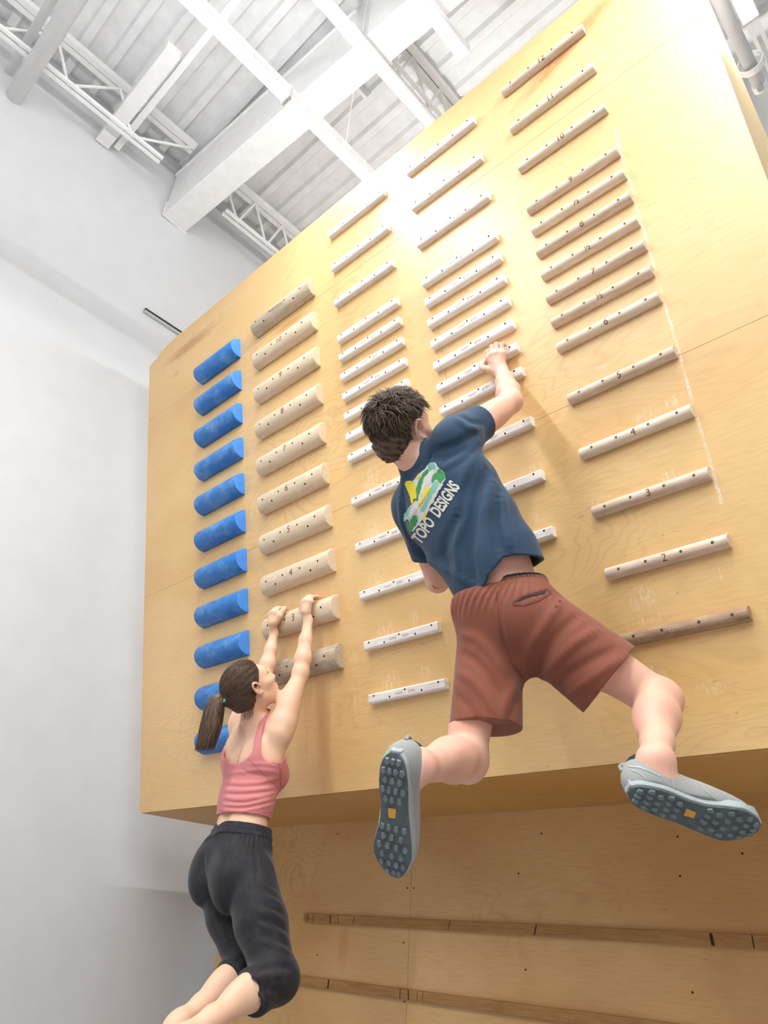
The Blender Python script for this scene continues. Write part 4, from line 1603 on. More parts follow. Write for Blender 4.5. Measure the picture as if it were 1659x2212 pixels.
def jag(pts, amp, seed, step=42):
    """ragged brushed outline"""
    rnd = random.Random(seed)
    out = []
    for a, b in zip(pts, pts[1:] + pts[:1]):
        L = math.hypot(b[0] - a[0], b[1] - a[1])
        n = max(1, int(L / step))
        for i in range(n):
            t = i / n
            k = rnd.uniform(-amp, amp) if i else 0
            out.append((a[0] + (b[0] - a[0]) * t + (b[1] - a[1]) / L * k, a[1] + (b[1] - a[1]) * t - (b[0] - a[0]) / L * k))
    return out


pr = []
pr.append(print_patch('print_ground', [jag([(790, 400), (910, 360), (1000, 470), (1110, 560), (1130, 700), (960, 1000), (700, 1480), (480, 1750), (420, 1640), (390, 1500), (310, 1400), (400, 1300), (470, 1180), (560, 1050), (540, 880), (480, 720)], 14, 1)], 0.0008, (214, 210, 204)))
pr.append(print_patch('print_mint', [jag([(790, 390), (900, 360), (935, 470), (850, 590), (780, 480)], 16, 2), jag([(880, 760), (980, 720), (1000, 800), (800, 1140), (700, 1340), (620, 1320), (760, 1060)], 12, 3),
                                     jag([(300, 1390), (390, 1260), (480, 1230), (400, 1390), (370, 1480), (300, 1540)], 18, 4), jag([(480, 1500), (560, 1400), (600, 1450), (560, 1580)], 12, 5)], 0.0012, (124, 188, 168)))
pr.append(print_patch('print_green', [jag([(690, 560), (790, 490), (800, 560), (700, 660), (680, 780), (600, 1000), (580, 1130), (500, 1110), (560, 1020), (550, 880), (600, 730)], 16, 6),
                                      jag([(880, 620), (1020, 480), (1110, 560), (1140, 660), (1040, 790), (930, 700), (850, 830), (850, 720)], 20, 7),
                                      jag([(400, 1600), (470, 1430), (560, 1410), (580, 1530), (480, 1690), (440, 1760), (400, 1680)], 18, 8)], 0.0016, (58, 140, 78)))
pr.append(print_patch('print_yellow', [[(318, 790), (340, 735), (420, 722), (500, 740), (545, 860), (565, 960), (560, 1080), (500, 1080), (490, 1170), (450, 1180), (430, 1050), (370, 900)],
                                       jag([(540, 660), (640, 590), (655, 650), (560, 690)], 8, 9), jag([(700, 850), (760, 800), (730, 900), (870, 840), (800, 960), (600, 1260), (580, 1200), (690, 1030)], 8, 10),
                                       jag([(740, 1360), (790, 1340), (700, 1510), (660, 1500)], 6, 11)], 0.0016, (230, 208, 52)))
pr.append(print_patch('print_ochre', [jag([(760, 960), (860, 850), (800, 960), (610, 1250), (590, 1220), (700, 1080)], 5, 12)], 0.0020, (216, 178, 48)))
pr.append(print_patch('print_grey', [jag([(780, 580), (890, 500), (970, 500), (860, 640), (850, 760), (790, 840), (720, 780), (760, 660)], 12, 13), jag([(440, 1360), (530, 1260), (560, 1330), (470, 1420), (400, 1500), (390, 1430)], 12, 14),
                                     jag([(620, 1020), (640, 940), (670, 1000), (650, 1060)], 8, 15)], 0.0020, (206, 200, 196)))
me = text_mesh('TOPO  DESIGNS', 1.0, 0.0, bold=0.036)
bm = bmesh.new(); bm.from_mesh(me)
xs = [v.co.x for v in bm.verts]; ys = [v.co.y for v in bm.verts]
x0, x1, y0, y1 = min(xs), max(xs), min(ys), max(ys)
for v in bm.verts:
    fx, fy = (v.co.x - x0) / (x1 - x0), (v.co.y - y0) / (y1 - y0)
    bx, by = 545 + (1325 - 545) * fx, 1925 + (775 - 1925) * fx          # centre line of the lettering
    hx, hy = -104, -80
    q = q8(bx + hx * (fy - 0.5) * 2 * 1.0, by + hy * (fy - 0.5) * 2 * 1.0)
    v.co = (q[0], q[1], 0)
bmesh.ops.triangulate(bm, faces=bm.faces[:])
lt = lay_patch('print_lettering', bm, shirt_fn, 1.9, 2.9, 0.0014, plain('print_cream', (216, 214, 198), 0.7, 0.02, 60), None, 3.0)
in_frame(lt, man)
pr.append(lt)
for o in pr:
    o.parent = shirt

# ---- shorts
wst = PX(1107, 1278, 2.215)
s_ = tubes([wst, pel], [PD, PD], [(0.112, 0.104), (0.146, 0.124)], 0.03)
s_ += [el(hpR + BACK * 0.045 + PD * -0.005, frame(SPN, BACK), (0.092, 0.085, 0.105), 0.06), el(hpL + BACK * 0.045 + PD * 0.026, frame(SPN, BACK), (0.086, 0.085, 0.105), 0.06)]
s_core = list(s_)
hmR, hmL = PX(1316, 1468, 2.03), PX(1046, 1573, 2.04)
dR, dL = unit(hmR - hpR), unit(hmL - hpL)
s_legR = rc(hpR, hmR + dR * 0.12, 0.108, 0.124, 0.03)
s_legL = rc(hpL + PD * 0.022, hmL + dL * 0.12, 0.094, 0.106, 0.03)
s_.append(cut([s_legR], [(hmR, dR)], 0.04))
s_.append(cut([s_legL], [(hmL, dL)], 0.04))
s_.append(sph(PX(1128, 1420, 2.12), 0.050, 0.06))
shorts0 = lambda p: field(s_, p)
G = Fold()
for pts, amp, sig in (
        ([(1075, 1285), (1080, 1340), (1092, 1400), (1115, 1450), (1150, 1485)], -0.006, 0.009),
        ([(1210, 1300), (1180, 1345), (1150, 1390), (1130, 1440)], 0.007, 0.014),
        ([(1250, 1330), (1215, 1360), (1175, 1410), (1150, 1455)], -0.008, 0.013),
        ([(1290, 1360), (1240, 1390), (1200, 1430), (1165, 1475)], 0.008, 0.014),
        ([(1330, 1400), (1280, 1425), (1230, 1455), (1190, 1490)], -0.006, 0.013),
        ([(1350, 1420), (1300, 1450), (1250, 1485), (1220, 1510)], 0.006, 0.013),
        ([(1370, 1435), (1330, 1465), (1280, 1505)], -0.004, 0.012),
        ([(1000, 1370), (1030, 1380), (1060, 1410), (1085, 1450)], 0.006, 0.014),
        ([(995, 1410), (1025, 1425), (1055, 1460), (1080, 1500)], -0.007, 0.013),
        ([(990, 1450), (1020, 1470), (1050, 1505), (1075, 1545)], 0.006, 0.013),
        ([(985, 1500), (1010, 1525), (1035, 1560)], -0.004, 0.013),
        ([(1120, 1470), (1095, 1510), (1080, 1560)], 0.005, 0.014),
        ([(1140, 1490), (1115, 1520), (1100, 1565)], -0.006, 0.012)):
    pxfold(G, shorts0, pts, amp * 1.25, sig, 1.6, 2.5)
WN = unit(SPN * 0.6 + unit(wst - pel) * 0.4)
tn = unit(np.cross(PD, WN))


def ruffle(p, amp, n):
    q = p - wst
    return amp * np.sin(np.arctan2(q @ tn, q @ PD) * n)


def shorts_post(p, d, hollow=True):
    d = d - G.disp(p)
    ax = (p - wst) @ WN
    d = d - ruffle(p, 0.0035, 46) * np.exp(-((ax + 0.035) / 0.035) ** 2)
    o = np.maximum(d, ax - 0.005)
    if hollow:
        o = np.maximum(o, -(d + 0.010))
    return o


lo, hi = bounds(wst, pel, hmR, hmL, pad=0.2)
shorts = in_frame(mesh_field('shorts', s_, lo, hi, RES, post=shorts_post, mat=MAT['rust'], solid=False), man)
shorts_fn = lambda p: shorts_post(p, field(s_, p), False)
wb = [ec(wst - WN * 0.022, wst + WN * 0.014, PD, PD, (0.116, 0.107), (0.113, 0.104), 0.0)]
band = in_frame(mesh_field('waistband', wb, wst - 0.25, wst + 0.25, RES,
                post=lambda p, d: np.maximum(np.maximum(d - ruffle(p, 0.0025, 60), np.abs((p - wst) @ WN) - 0.016), -(d + 0.008)), mat=MAT['rust'], solid=False), man)
uw = [ec(wst - WN * 0.0, wst + WN * 0.03, PD, PD, (0.112, 0.103), (0.111, 0.102), 0.0)]
in_frame(mesh_field('underwear_band', uw, wst - 0.25, wst + 0.25, RES,
         post=lambda p, d: np.maximum(np.maximum(d, np.abs((p - wst) @ WN - 0.012) - 0.012), -(d + 0.008)), mat=MAT['sock'], solid=False), man)
pk = surface_patch('back_pocket', strip([(1108, 1300), (1128, 1288), (1158, 1278), (1183, 1272), (1190, 1280), (1165, 1296), (1132, 1307), (1110, 1306), (1108, 1300)], 4.5), shorts_fn, 1.6, 2.6, 0.0016, MAT['rust_seam'], None, 4, 0.002)
in_frame(pk, man); pk.parent = shorts
zp = surface_patch('pocket_zip', strip([(1118, 1298), (1140, 1289), (1165, 1283), (1178, 1279)], 3.0), shorts_fn, 1.6, 2.6, 0.0018, MAT['sock'], None, 4, 0.001)
in_frame(zp, man); zp.parent = shorts
sm = surface_patch('centre_seam', strip([(1072, 1275), (1077, 1330), (1086, 1380), (1104, 1430), (1130, 1466)], 1.8), shorts_fn, 1.6, 2.6, 0.0006, MAT['rust_seam'], None, 4)
in_frame(sm, man); sm.parent = shorts



# ---- body: one surface, kept just inside the clothes where they cover it
def relax(e):
    return 2.2 * np.maximum(0, e + 0.010)


def clear_of(prims, p, reach=0.10):
    """quick test: is this whole block away from the garment?"""
    c = p.reshape(-1, 3)
    c = c[len(c) // 2][None]
    return field(prims, c)[0] > reach


def body_post(p, d):
    if clear_of(s_, p) and clear_of(t_, p):
        return d
    ax = (p - wst) @ WN
    g1 = field(s_core, p)
    g1 = g1 - relax(ax)
    g2 = s_legR.fn(p)
    g2 = g2 - relax((p - hmR) @ dR)
    g3 = s_legL.fn(p)
    g3 = g3 - relax((p - hmL) @ dL)
    g = np.minimum(np.minimum(g1, g2), g3) - G.disp(p) + 0.016
    d = np.maximum(d, g)
    q = p - mid
    lim = np.interp(q @ PD, hl_, hs_)
    e = q @ (-SPN) - lim
    arms = np.full(p.shape[:-1], 9.0)
    for a_, b_ in ((shR, elR), (shL, elL), (elL, wrL)):
        ab = b_ - a_
        t = np.clip((p - a_) @ ab / (ab @ ab), 0, 1)
        arms = np.minimum(arms, np.linalg.norm(p - a_ - t[..., None] * ab, axis=-1))
    e = np.maximum(np.maximum(e, q @ SPN + 0.03), 0.105 - arms)
    e = np.maximum(e, np.linalg.norm(p - wrL, axis=-1) * -1 + 0.24)
    t1 = field(t_core, p) - relax(e) - F.disp(p) + 0.017
    return np.maximum(d, t1)


lo, hi = bounds(wrR, elR, shL, elL, HC, knR, knL, anR, anL, toR, toL, BD(-0.64, 1.47, 0.02), HT(0, 0, 0.1), pad=0.12)
body = mesh_field('body', m, lo, hi, RES, post=body_post, mat=MAT['skin_m'])
in_frame(body, man)

# ---- shoes
def shoe(heel, toe, ns, side_sign, seed):
    lx = unit(toe - heel)
    uz = -unit(ns - lx * (ns @ lx))
    ly = np.cross(uz, lx)
    L = 0.296
    c0 = heel - lx * 0.036
    T = lambda x, y, z: c0 + lx * x + ly * y + uz * z
    fr = np.stack([lx, ly, uz])
    # sole outline: half widths to both sides along the length
    X = np.array([0, .01, .03, .07, .12, .16, .20, .235, .265, .285, .296])
    IN = np.array([.0, .019, .031, .035, .029, .030, .043, .049, .043, .028, .0]) * 1.0
    OUT = np.array([.0, .019, .031, .036, .037, .041, .046, .046, .036, .021, .0])
    # finer, rounded outline: half ellipses at heel and toe, smoothed flanks between
    Xf = np.linspace(0, L, 149)
    def fine(w_):
        f_ = np.interp(Xf, [.03, .07, .12, .16, .20, .235, .262], [w_[2], w_[3], w_[4], w_[5], w_[6], w_[7], w_[8]])
        ke = np.ones(15) / 15
        f_ = np.convolve(np.pad(f_, 7, mode='edge'), ke, mode='valid')
        hx = np.clip((0.042 - Xf) / 0.042, 0, 1); tx = np.clip((Xf - 0.228) / (L - 0.228), 0, 1)
        return f_ * np.sqrt(np.maximum(1 - hx ** 2, 0)) * np.sqrt(np.maximum(1 - tx ** 2.2, 0))
    IN, OUT, X = fine(IN), fine(OUT), Xf
    if side_sign < 0:
        IN, OUT = OUT, IN

    def foot2d(p, grow=0.0):
        q = (p - c0) @ fr.T
        x, y = q[..., 0], q[..., 1]
        xc = np.clip(x, 0.003, L - 0.003)
        o = np.interp(xc, X, OUT) ; i = np.interp(xc, X, IN)
        dy = np.maximum(y - o, -i - y)
        dx = np.maximum(-x, x - L)
        return np.maximum(dy * 0.8, dx) - grow, q
    # outsole
    def fo(p):
        d, q = foot2d(p)
        rock = 0.02 * np.clip((q[..., 0] - 0.2) / 0.096, 0, 1) ** 2 + 0.008 * np.clip((0.04 - q[..., 0]) / 0.04, 0, 1) ** 2
        return np.maximum(d, np.maximum(-q[..., 2] + rock, q[..., 2] - rock - 0.007))
    def fm(p):
        d, q = foot2d(p, 0.002)
        rock = 0.02 * np.clip((q[..., 0] - 0.2) / 0.096, 0, 1) ** 2 + 0.008 * np.clip((0.04 - q[..., 0]) / 0.04, 0, 1) ** 2
        toe_ = 0.014 * np.clip((q[..., 0] - 0.25) / 0.04, 0, 1)
        return np.maximum(d, np.maximum(-q[..., 2] + rock + 0.005, q[..., 2] - rock - 0.026 - toe_))
    up = [el(T(0.052, 0.0, 0.052), fr, (0.054, 0.038, 0.056), 0.02), el(T(0.13, 0.0, 0.045), fr, (0.085, 0.041, 0.044), 0.04), el(T(0.215, 0.0, 0.036), fr, (0.076, 0.047, 0.033), 0.04),
          ec(T(0.045, 0, 0.05), T(0.050, 0, 0.098), ly, ly, (0.036, 0.045), (0.036, 0.046), 0.03)]
    up += [rc(T(0.085, 0, 0.088), T(0.175, 0, 0.068), 0.020, 0.018, 0.03)]
    def fu(p, d):
        e, q = foot2d(p, 0.004)
        d = np.maximum(d, 0.018 - q[..., 2])
        col_ = q[..., 2] - 0.088 - 0.10 * np.clip(0.02 - q[..., 0], 0, 1) - 0.15 * np.clip(q[..., 0] - 0.06, 0, 0.1)
        d = np.maximum(d, col_)
        hole = el(T(0.052, 0, 0.125), fr, (0.042, 0.030, 0.060)).fn(p)
        return np.maximum(d, -hole)
    lo_, hi_ = bounds(T(0, 0, 0), T(L, 0, 0), T(0, 0, 0.1), T(L, 0, 0.1), pad=0.07)
    o1 = in_frame(mesh_field('outsole', [P(fo)], lo_, hi_, 0.0022, mat=MAT['sole']), man)
    o2 = in_frame(mesh_field('midsole_rim', [P(fm)], lo_, hi_, 0.0022, mat=MAT['shoe_rim']), man)
    o3 = in_frame(mesh_field('shoe', up, lo_, hi_, 0.0022, post=fu, mat=MAT['shoe'], solid=False), man)
    # lugs
    rnd = random.Random(seed)
    for ix in range(13):
        x = 0.020 + ix * 0.0215
        if 0.118 < x < 0.150:
            continue
        i, o = np.interp(x, X, IN), np.interp(x, X, OUT)
        cols = [-0.78, -0.28, 0.24, 0.74] if ix % 2 else [-0.55, 0.0, 0.55]
        for c in cols:
            bm = bmesh.new()
            y = c * (o if c > 0 else i) * 0.92
            rock = 0.02 * max(0, (x - 0.2) / 0.096) ** 2 + 0.008 * max(0, (0.04 - x) / 0.04) ** 2
            a = rnd.uniform(-0.3, 0.3)
            s1, s2 = 0.0098, 0.0078
            n_ = 5
            bot, top = [], []
            for k in range(n_):
                an = 2 * math.pi * k / n_ + a
                bot.append(bm.verts.new(T(x + s1 * math.cos(an), y + s2 * math.sin(an), rock + 0.001)))
                top.append(bm.verts.new(T(x + s1 * .75 * math.cos(an), y + s2 * .75 * math.sin(an), rock - 0.0042)))
            for k in range(n_):
                bm.faces.new((bot[k], bot[(k + 1) % n_], top[(k + 1) % n_], top[k]))
            bm.faces.new(top); bm.faces.new(bot[::-1])
            lg = in_frame(obj('tread_lug', bm, MAT['lug'], None), man)
            lg.parent = o3
    bm = bmesh.new()
    bdg = [bm.verts.new(T(x, y, z)) for z in (-0.0012, 0.004) for x, y in ((0.124, -0.010), (0.146, -0.008), (0.148, 0.008), (0.126, 0.010))]
    for f_ in ((0, 1, 2, 3), (7, 6, 5, 4), (0, 4, 5, 1), (1, 5, 6, 2), (2, 6, 7, 3), (3, 7, 4, 0)):
        bm.faces.new([bdg[k] for k in f_])
    bg = in_frame(obj('sole_badge', bm, MAT['orange'], None), man)
    bg.parent = o3
    # laces
    for k in range(5):
        x = 0.108 + k * 0.019
        z = 0.113 - k * 0.0042
        ps = [T(x, -0.026, z - 0.022), T(x + 0.004, -0.013, z - 0.006), T(x + 0.006, 0, z - 0.002), T(x + 0.004, 0.013, z - 0.006), T(x, 0.026, z - 0.022)]
        bm = bmesh.new()
        for a_, b_ in zip(ps[:-1], ps[1:]):
            tube(bm, a_, b_, 0.0026, 8)
        lc = in_frame(obj('lace', bm, MAT['shoe_rim'], None), man)
        lc.parent = o3
    bm = bmesh.new()
    ps = [T(0.006, 0, 0.062), T(-0.006, 0, 0.070), T(-0.010, 0, 0.084), T(0.002, 0, 0.096), T(0.012, 0, 0.094)]
    for a_, b_ in zip(ps[:-1], ps[1:]):
        tube(bm, a_, b_, 0.0042, 8)
    pt = in_frame(obj('pull_tab', bm, MAT['shoe'], None), man)
    pt.parent = o3
    o1.parent = o3; o2.parent = o3
    sk_ = in_frame(mesh_field('sock', [ec(T(0.05, 0, 0.07), T(0.05, 0, 0.118), ly, ly, (0.039, 0.042), (0.038, 0.041), 0.0)], lo_, hi_ + 0.03, 0.0025,
                   post=lambda p, d: np.maximum(d, ((p - c0) @ uz) - 0.112), mat=MAT['sock']), man)
    ufn = lambda p: fu(p, field(up, p))
    return o3, ufn


shR_o, shR_f = shoe(heR, toR, nsR, 1, 5)
shL_o, shL_f = shoe(heL, toL, nsL, -1, 6)
for nm, pts, wd in (('heel_seam', [(1362, 1662), (1384, 1672), (1404, 1690), (1412, 1702)], 2.6), ('quarter_seam', [(1440, 1664), (1452, 1684), (1456, 1704), (1470, 1716)], 2.6),
                    ('toe_seam', [(1512, 1690), (1522, 1706), (1540, 1722), (1562, 1734)], 2.6), ('collar_binding', [(1358, 1656), (1380, 1657), (1404, 1666), (1426, 1676)], 4.0)):
    o_ = in_frame(surface_patch(nm, strip(pts, wd), shR_f, 1.3, 1.9, 0.0009, MAT['shoe_rim'], None, 4), man)
    o_.parent = shR_o
for nm, pts, wd in (('heel_seam', [(878, 1640), (886, 1665), (894, 1690)], 2.6), ('quarter_seam', [(888, 1715), (892, 1745), (888, 1775)], 2.6)):
    o_ = in_frame(surface_patch(nm, strip(pts, wd), shL_f, 1.3, 1.9, 0.0009, MAT['shoe_rim'], None, 4), man)
    o_.parent = shL_o

# ---- hair
rng = np.random.default_rng(3)
hb = [el(HT(0, -0.012, 0.030), HF, (0.085, 0.107, 0.099), 0.02), el(HT(0, -0.055, -0.030), HF, (0.066, 0.055, 0.066), 0.03),
      rc(HT(0, -0.058, -0.040), HT(0, -0.050, -0.100), 0.050, 0.032, 0.03)]


def hair_mask(q):
    x, y, z = q[..., 0], q[..., 1], q[..., 2]
    face = y - 0.040 - 0.55 * (z - 0.05)
    nape = -z - 0.104 + 0.45 * np.clip(y + 0.06, 0, 1) + 9.0 * x * x
    side = np.minimum(y + 0.034 - 0.25 * (0.02 - z), -z + 0.034)
    return np.maximum(np.maximum(np.where(z < 0.07, face, -1), nape), np.where(z < 0.034, side, -1))


def hair_post(p, d):
    q = (p - HC) @ HF.T
    n_ = 0.004 * np.sin(q[..., 0] * 190 + 3 * np.sin(q[..., 2] * 90)) * np.sin(q[..., 1] * 150 + 2 * np.sin(q[..., 0] * 80)) + 0.003 * np.sin(q[..., 2] * 240 + q[..., 0] * 130)
    return np.maximum(d - n_, hair_mask(q) * 0.7)


hair = in_frame(mesh_field('hair', hb, HC - 0.17, HC + 0.17, 0.003, post=hair_post, mat=MAT['hair_m'], solid=False), man)
N = 5200
dv = rng.normal(size=(N * 3, 3)); dv /= np.linalg.norm(dv, axis=1)[:, None]
q = dv * np.array([0.085, 0.107, 0.097]) + np.array([0, -0.014, 0.028])
low = rng.random(len(q)) < 0.16
q[low] = np.stack([rng.uniform(-0.052, 0.052, low.sum()), -0.058 - np.sqrt(np.maximum(0, 0.052 ** 2 - rng.uniform(0, 0.052, low.sum()) ** 2)), rng.uniform(-0.10, -0.02, low.sum())], 1)
q[low, 1] = -0.054 - np.sqrt(np.maximum(0.0, 0.050 ** 2 - q[low, 0] ** 2))
q = q[hair_mask(q) < -0.004][:N]
nl = (q - np.array([0, -0.014, 0.02])) / np.array([0.085, 0.107, 0.097]) ** 2
nl /= np.linalg.norm(nl, axis=1)[:, None]
crown = np.array([0.015, -0.055, 0.105])
fl = q - crown
cl = np.stack([np.sin(q[:, 1] * 75 + 2.1 * np.sin(q[:, 2] * 60) + k) * np.cos(q[:, 2] * 66 + q[:, 0] * 40 + 2 * k) for k in (0.3, 1.7, 3.1)], 1)
fl += np.cross(nl, fl) * 0.35 + rng.normal(size=q.shape) * 0.018 + cl * 0.055
edge = np.clip(-hair_mask(q) / 0.03, 0.25, 1)
dn_ = np.clip((-0.015 - q[:, 2]) / 0.03, 0, 1)[:, None]
fl = fl / np.linalg.norm(fl, axis=1)[:, None] * (1 - dn_) + (np.array([0.0, 0.05, -1.0]) + rng.normal(size=q.shape) * 0.15) * dn_
fl -= nl * (fl * nl).sum(1)[:, None]; fl /= np.linalg.norm(fl, axis=1)[:, None]
ln = np.interp(q[:, 2], [-0.11, 0.0, 0.08], [0.020, 0.036, 0.058]) * rng.uniform(0.7, 1.25, len(q)) * edge
wd = rng.uniform(0.0011, 0.0024, len(q))
ln = ln * np.where((np.abs(q[:, 0]) > 0.05) & (q[:, 2] < 0.075) & (q[:, 1] > -0.03), 0.45, 1.0)
roots = HC + q @ HF
hfn = lambda p: field(hb, p)
for _ in range(4):
    nw = normal(hfn, roots)
    roots = roots - nw * (hfn(roots) + 0.001)[:, None]
st = strands('hair_locks', roots, fl @ HF, nl @ HF, ln, wd, MAT['hair_m'], None, rng, 6, 0.30, None, np.interp(q[:, 2], [-0.06, 0.03, 0.09], [0.12, 0.34, 0.55]))
in_frame(st, man); st.parent = hair

# ================================================================ the woman
wom = thing('person', 'person with ponytail in pink top and black trousers hanging from grip 3', 'person', tuple(PX(508, 1880, 2.72)))
RW = 0.0030
w_wrR, w_elR, w_shR = PX(666, 1340, 3.24), PX(650, 1454, 3.10), PX(604, 1583, 2.93)
w_wrL, w_elL, w_shL = PX(592, 1368, 3.40), PX(572, 1462, 3.27), PX(519, 1567, 3.13)
w_pel = PX(505, 1882, 2.74)
w_hR, w_hL = PX(538, 1892, 2.665), PX(470, 1876, 2.82)
w_kR, w_kL = PX(594, 2112, 2.36), PX(536, 2092, 2.53)
w_aR, w_aL = PX(398, 2240, 2.06), PX(392, 2205, 2.26)
w_neck = PX(556, 1556, 3.01)
w_mid = (w_shR + w_shL) / 2
WSD, WPD = unit(w_shR - w_shL), unit(w_hR - w_hL)
WSP = unit(w_mid - w_pel)
WSD = unit(WSD - WSP * (WSD @ WSP) * 0.6)
WB = -unit(np.cross(WSP, WSD))
wf = nR * 0.66 - nD * 0.46 + nF * 0.58
wz = -nD * 0.82 - nR * 0.50 - nF * 0.09
WF = frame(wz, wf)
WC = PX(541, 1485, 2.985)
wh_, WT = head_prims(WC, WF, 0.96, True)

a = list(wh_)
a.append(rc(WT(0, -0.030, -0.050), w_neck - WSP * 0.03, 0.047, 0.052, 0.03))
a.append(rc(w_neck - WSP * 0.02, w_shR * 0.72 + w_neck * 0.28, 0.045, 0.036, 0.05))
a.append(rc(w_neck - WSP * 0.02, w_shL * 0.72 + w_neck * 0.28, 0.045, 0.036, 0.05))
wc1, wc2, wc3 = w_mid * 0.74 + w_pel * 0.26, w_mid * 0.48 + w_pel * 0.52, w_mid * 0.26 + w_pel * 0.74
a += tubes([w_neck - WSP * 0.05, w_mid - WSP * 0.035, wc1, wc2, wc3, w_pel], [WSD, WSD, WSD, WSD, WPD, WPD],
           [(0.050, 0.045), (0.120, 0.064), (0.132, 0.086), (0.112, 0.080), (0.112, 0.080), (0.135, 0.095)], 0.04)
# shoulder blades and spine hollow
for sg, sh in ((1, w_shR), (-1, w_shL)):
    a.append(el(w_mid * 0.80 + w_pel * 0.20 + WSD * sg * 0.088 + WB * 0.058, frame(WSP + WSD * sg * 0.35, WB), (0.037, 0.020, 0.062), 0.03))
a.append(rc(w_mid - WSP * 0.03 + WB * 0.092, wc3 + WB * 0.098, 0.014, 0.014, 0.03, 's'))
for sh, elb, wr, outw in ((w_shR, w_elR, w_wrR, 1), (w_shL, w_elL, w_wrL, -1)):
    ua = elb - sh
    a += [rc(sh, sh + ua * 0.35, 0.050, 0.044, 0.03), rc(sh + ua * 0.2, elb, 0.044, 0.033, 0.03),
          rc(w_mid * 0.72 + w_pel * 0.28 + WSD * outw * 0.112, sh + ua * 0.12, 0.034, 0.036, 0.05),
          el(sh + ua * 0.50 + WB * 0.010, frame(ua, WB), (0.036, 0.036, 0.085), 0.03), sph(elb + WB * 0.008, 0.027, 0.02)]
    fa = wr - elb
    lf = unit(np.cross(fa, WB))
    a += tubes([elb, elb + fa * 0.27, elb + fa * 0.62, wr], [lf] * 4, [(0.033, 0.031), (0.037, 0.034), (0.029, 0.026), (0.023, 0.017)], 0.02)
# breasts (front, under the top)
for sg in (1, -1):
    a.append(sph(w_mid * 0.68 + w_pel * 0.32 + WSD * sg * 0.068 - WB * 0.070, 0.050, 0.04))


def grip_hand(u0, wr, fwd_sign, spread=0.019):
    """hand laid over the rounded top of grip 3; fwd_sign +1: right hand (thumb to the left)"""
    s = fwd_sign
    V0 = 2.351 - 0.2192 * 8
    H0 = BD(u0, V0 + 0.052, 0.084)
    kk = [BD(u0 - s * 1.5 * spread, V0 + 0.098, 0.083), BD(u0 - s * 0.5 * spread, V0 + 0.105, 0.086), BD(u0 + s * 0.5 * spread, V0 + 0.103, 0.085), BD(u0 + s * 1.5 * spread, V0 + 0.096, 0.080)]
    ff = []
    for i, k_ in enumerate(kk):
        x = u0 + s * (i - 1.5) * spread * 0.95
        r = (0.0078, 0.0082, 0.0078, 0.0068)[i]
        dz = (0.0, 0.004, 0.003, -0.003)[i]
        ff.append(([k_, BD(x, V0 + 0.124 + dz, 0.064), BD(x, V0 + 0.128 + dz * .5, 0.036), BD(x, V0 + 0.122, 0.014)], r))
    th = [BD(u0 - s * 0.018, V0 + 0.058, 0.080), BD(u0 - s * 0.042, V0 + 0.082, 0.074), BD(u0 - s * 0.050, V0 + 0.106, 0.062), BD(u0 - s * 0.046, V0 + 0.122, 0.044)]
    return [rc(wr, H0, 0.020, 0.018, 0.015)] + hand_prims(H0, kk, ff, th, 0.0100, 0.0130)


a += grip_hand(-1.795, w_wrR, 1)
a += grip_hand(-2.035, w_wrL, -1)


def leg_w(hip, knee, ankle):
    return leg(hip, knee, ankle, None, 0.90)


a += leg_w(w_hR, w_kR, w_aR) + leg_w(w_hL, w_kL, w_aL)
for an, kn in ((w_aR, w_kR), (w_aL, w_kL)):
    dn = unit(an - kn)
    ft = unit(dn * 0.75 - WB * 0.55)
    a += [rc(an, an + dn * 0.035 + ft * 0.01, 0.032, 0.030, 0.02), rc(an + dn * 0.03, an + dn * 0.04 + ft * 0.13, 0.030, 0.022, 0.03), rc(an + dn * 0.04 + ft * 0.12, an + dn * 0.035 + ft * 0.19, 0.026, 0.014, 0.02)]
wskin = lambda p: field(a, p)

# ---- pink top
tp = tubes([w_mid + WSP * 0.02, w_mid - WSP * 0.035, wc1, wc2, w_mid * 0.32 + w_pel * 0.68], [WSD, WSD, WSD, WSD, unit(WSD * .6 + WPD * .4)],
           [(0.100, 0.062), (0.126, 0.074), (0.139, 0.096), (0.124, 0.090), (0.126, 0.093)], 0.04)
tp += [rc(w_neck - WSP * 0.02, w_shR * 0.72 + w_neck * 0.28, 0.050, 0.042, 0.05), rc(w_neck - WSP * 0.02, w_shL * 0.72 + w_neck * 0.28, 0.050, 0.042, 0.05)]
for sg in (1, -1):
    tp.append(sph(w_mid * 0.68 + w_pel * 0.32 + WSD * sg * 0.066 - WB * 0.070, 0.058, 0.05))
    tp.append(el(w_mid * 0.80 + w_pel * 0.20 + WSD * sg * 0.088 + WB * 0.060, frame(WSP + WSD * sg * 0.35, WB), (0.048, 0.032, 0.078), 0.03))
for sg, sh_, el_ in ((1, w_shR, w_elR), (-1, w_shL, w_elL)):
    tp.append(rc(w_mid * 0.72 + w_pel * 0.28 + WSD * sg * 0.112, sh_ + (el_ - sh_) * 0.10, 0.041, 0.042, 0.05))
top0 = lambda p: field(tp, p)


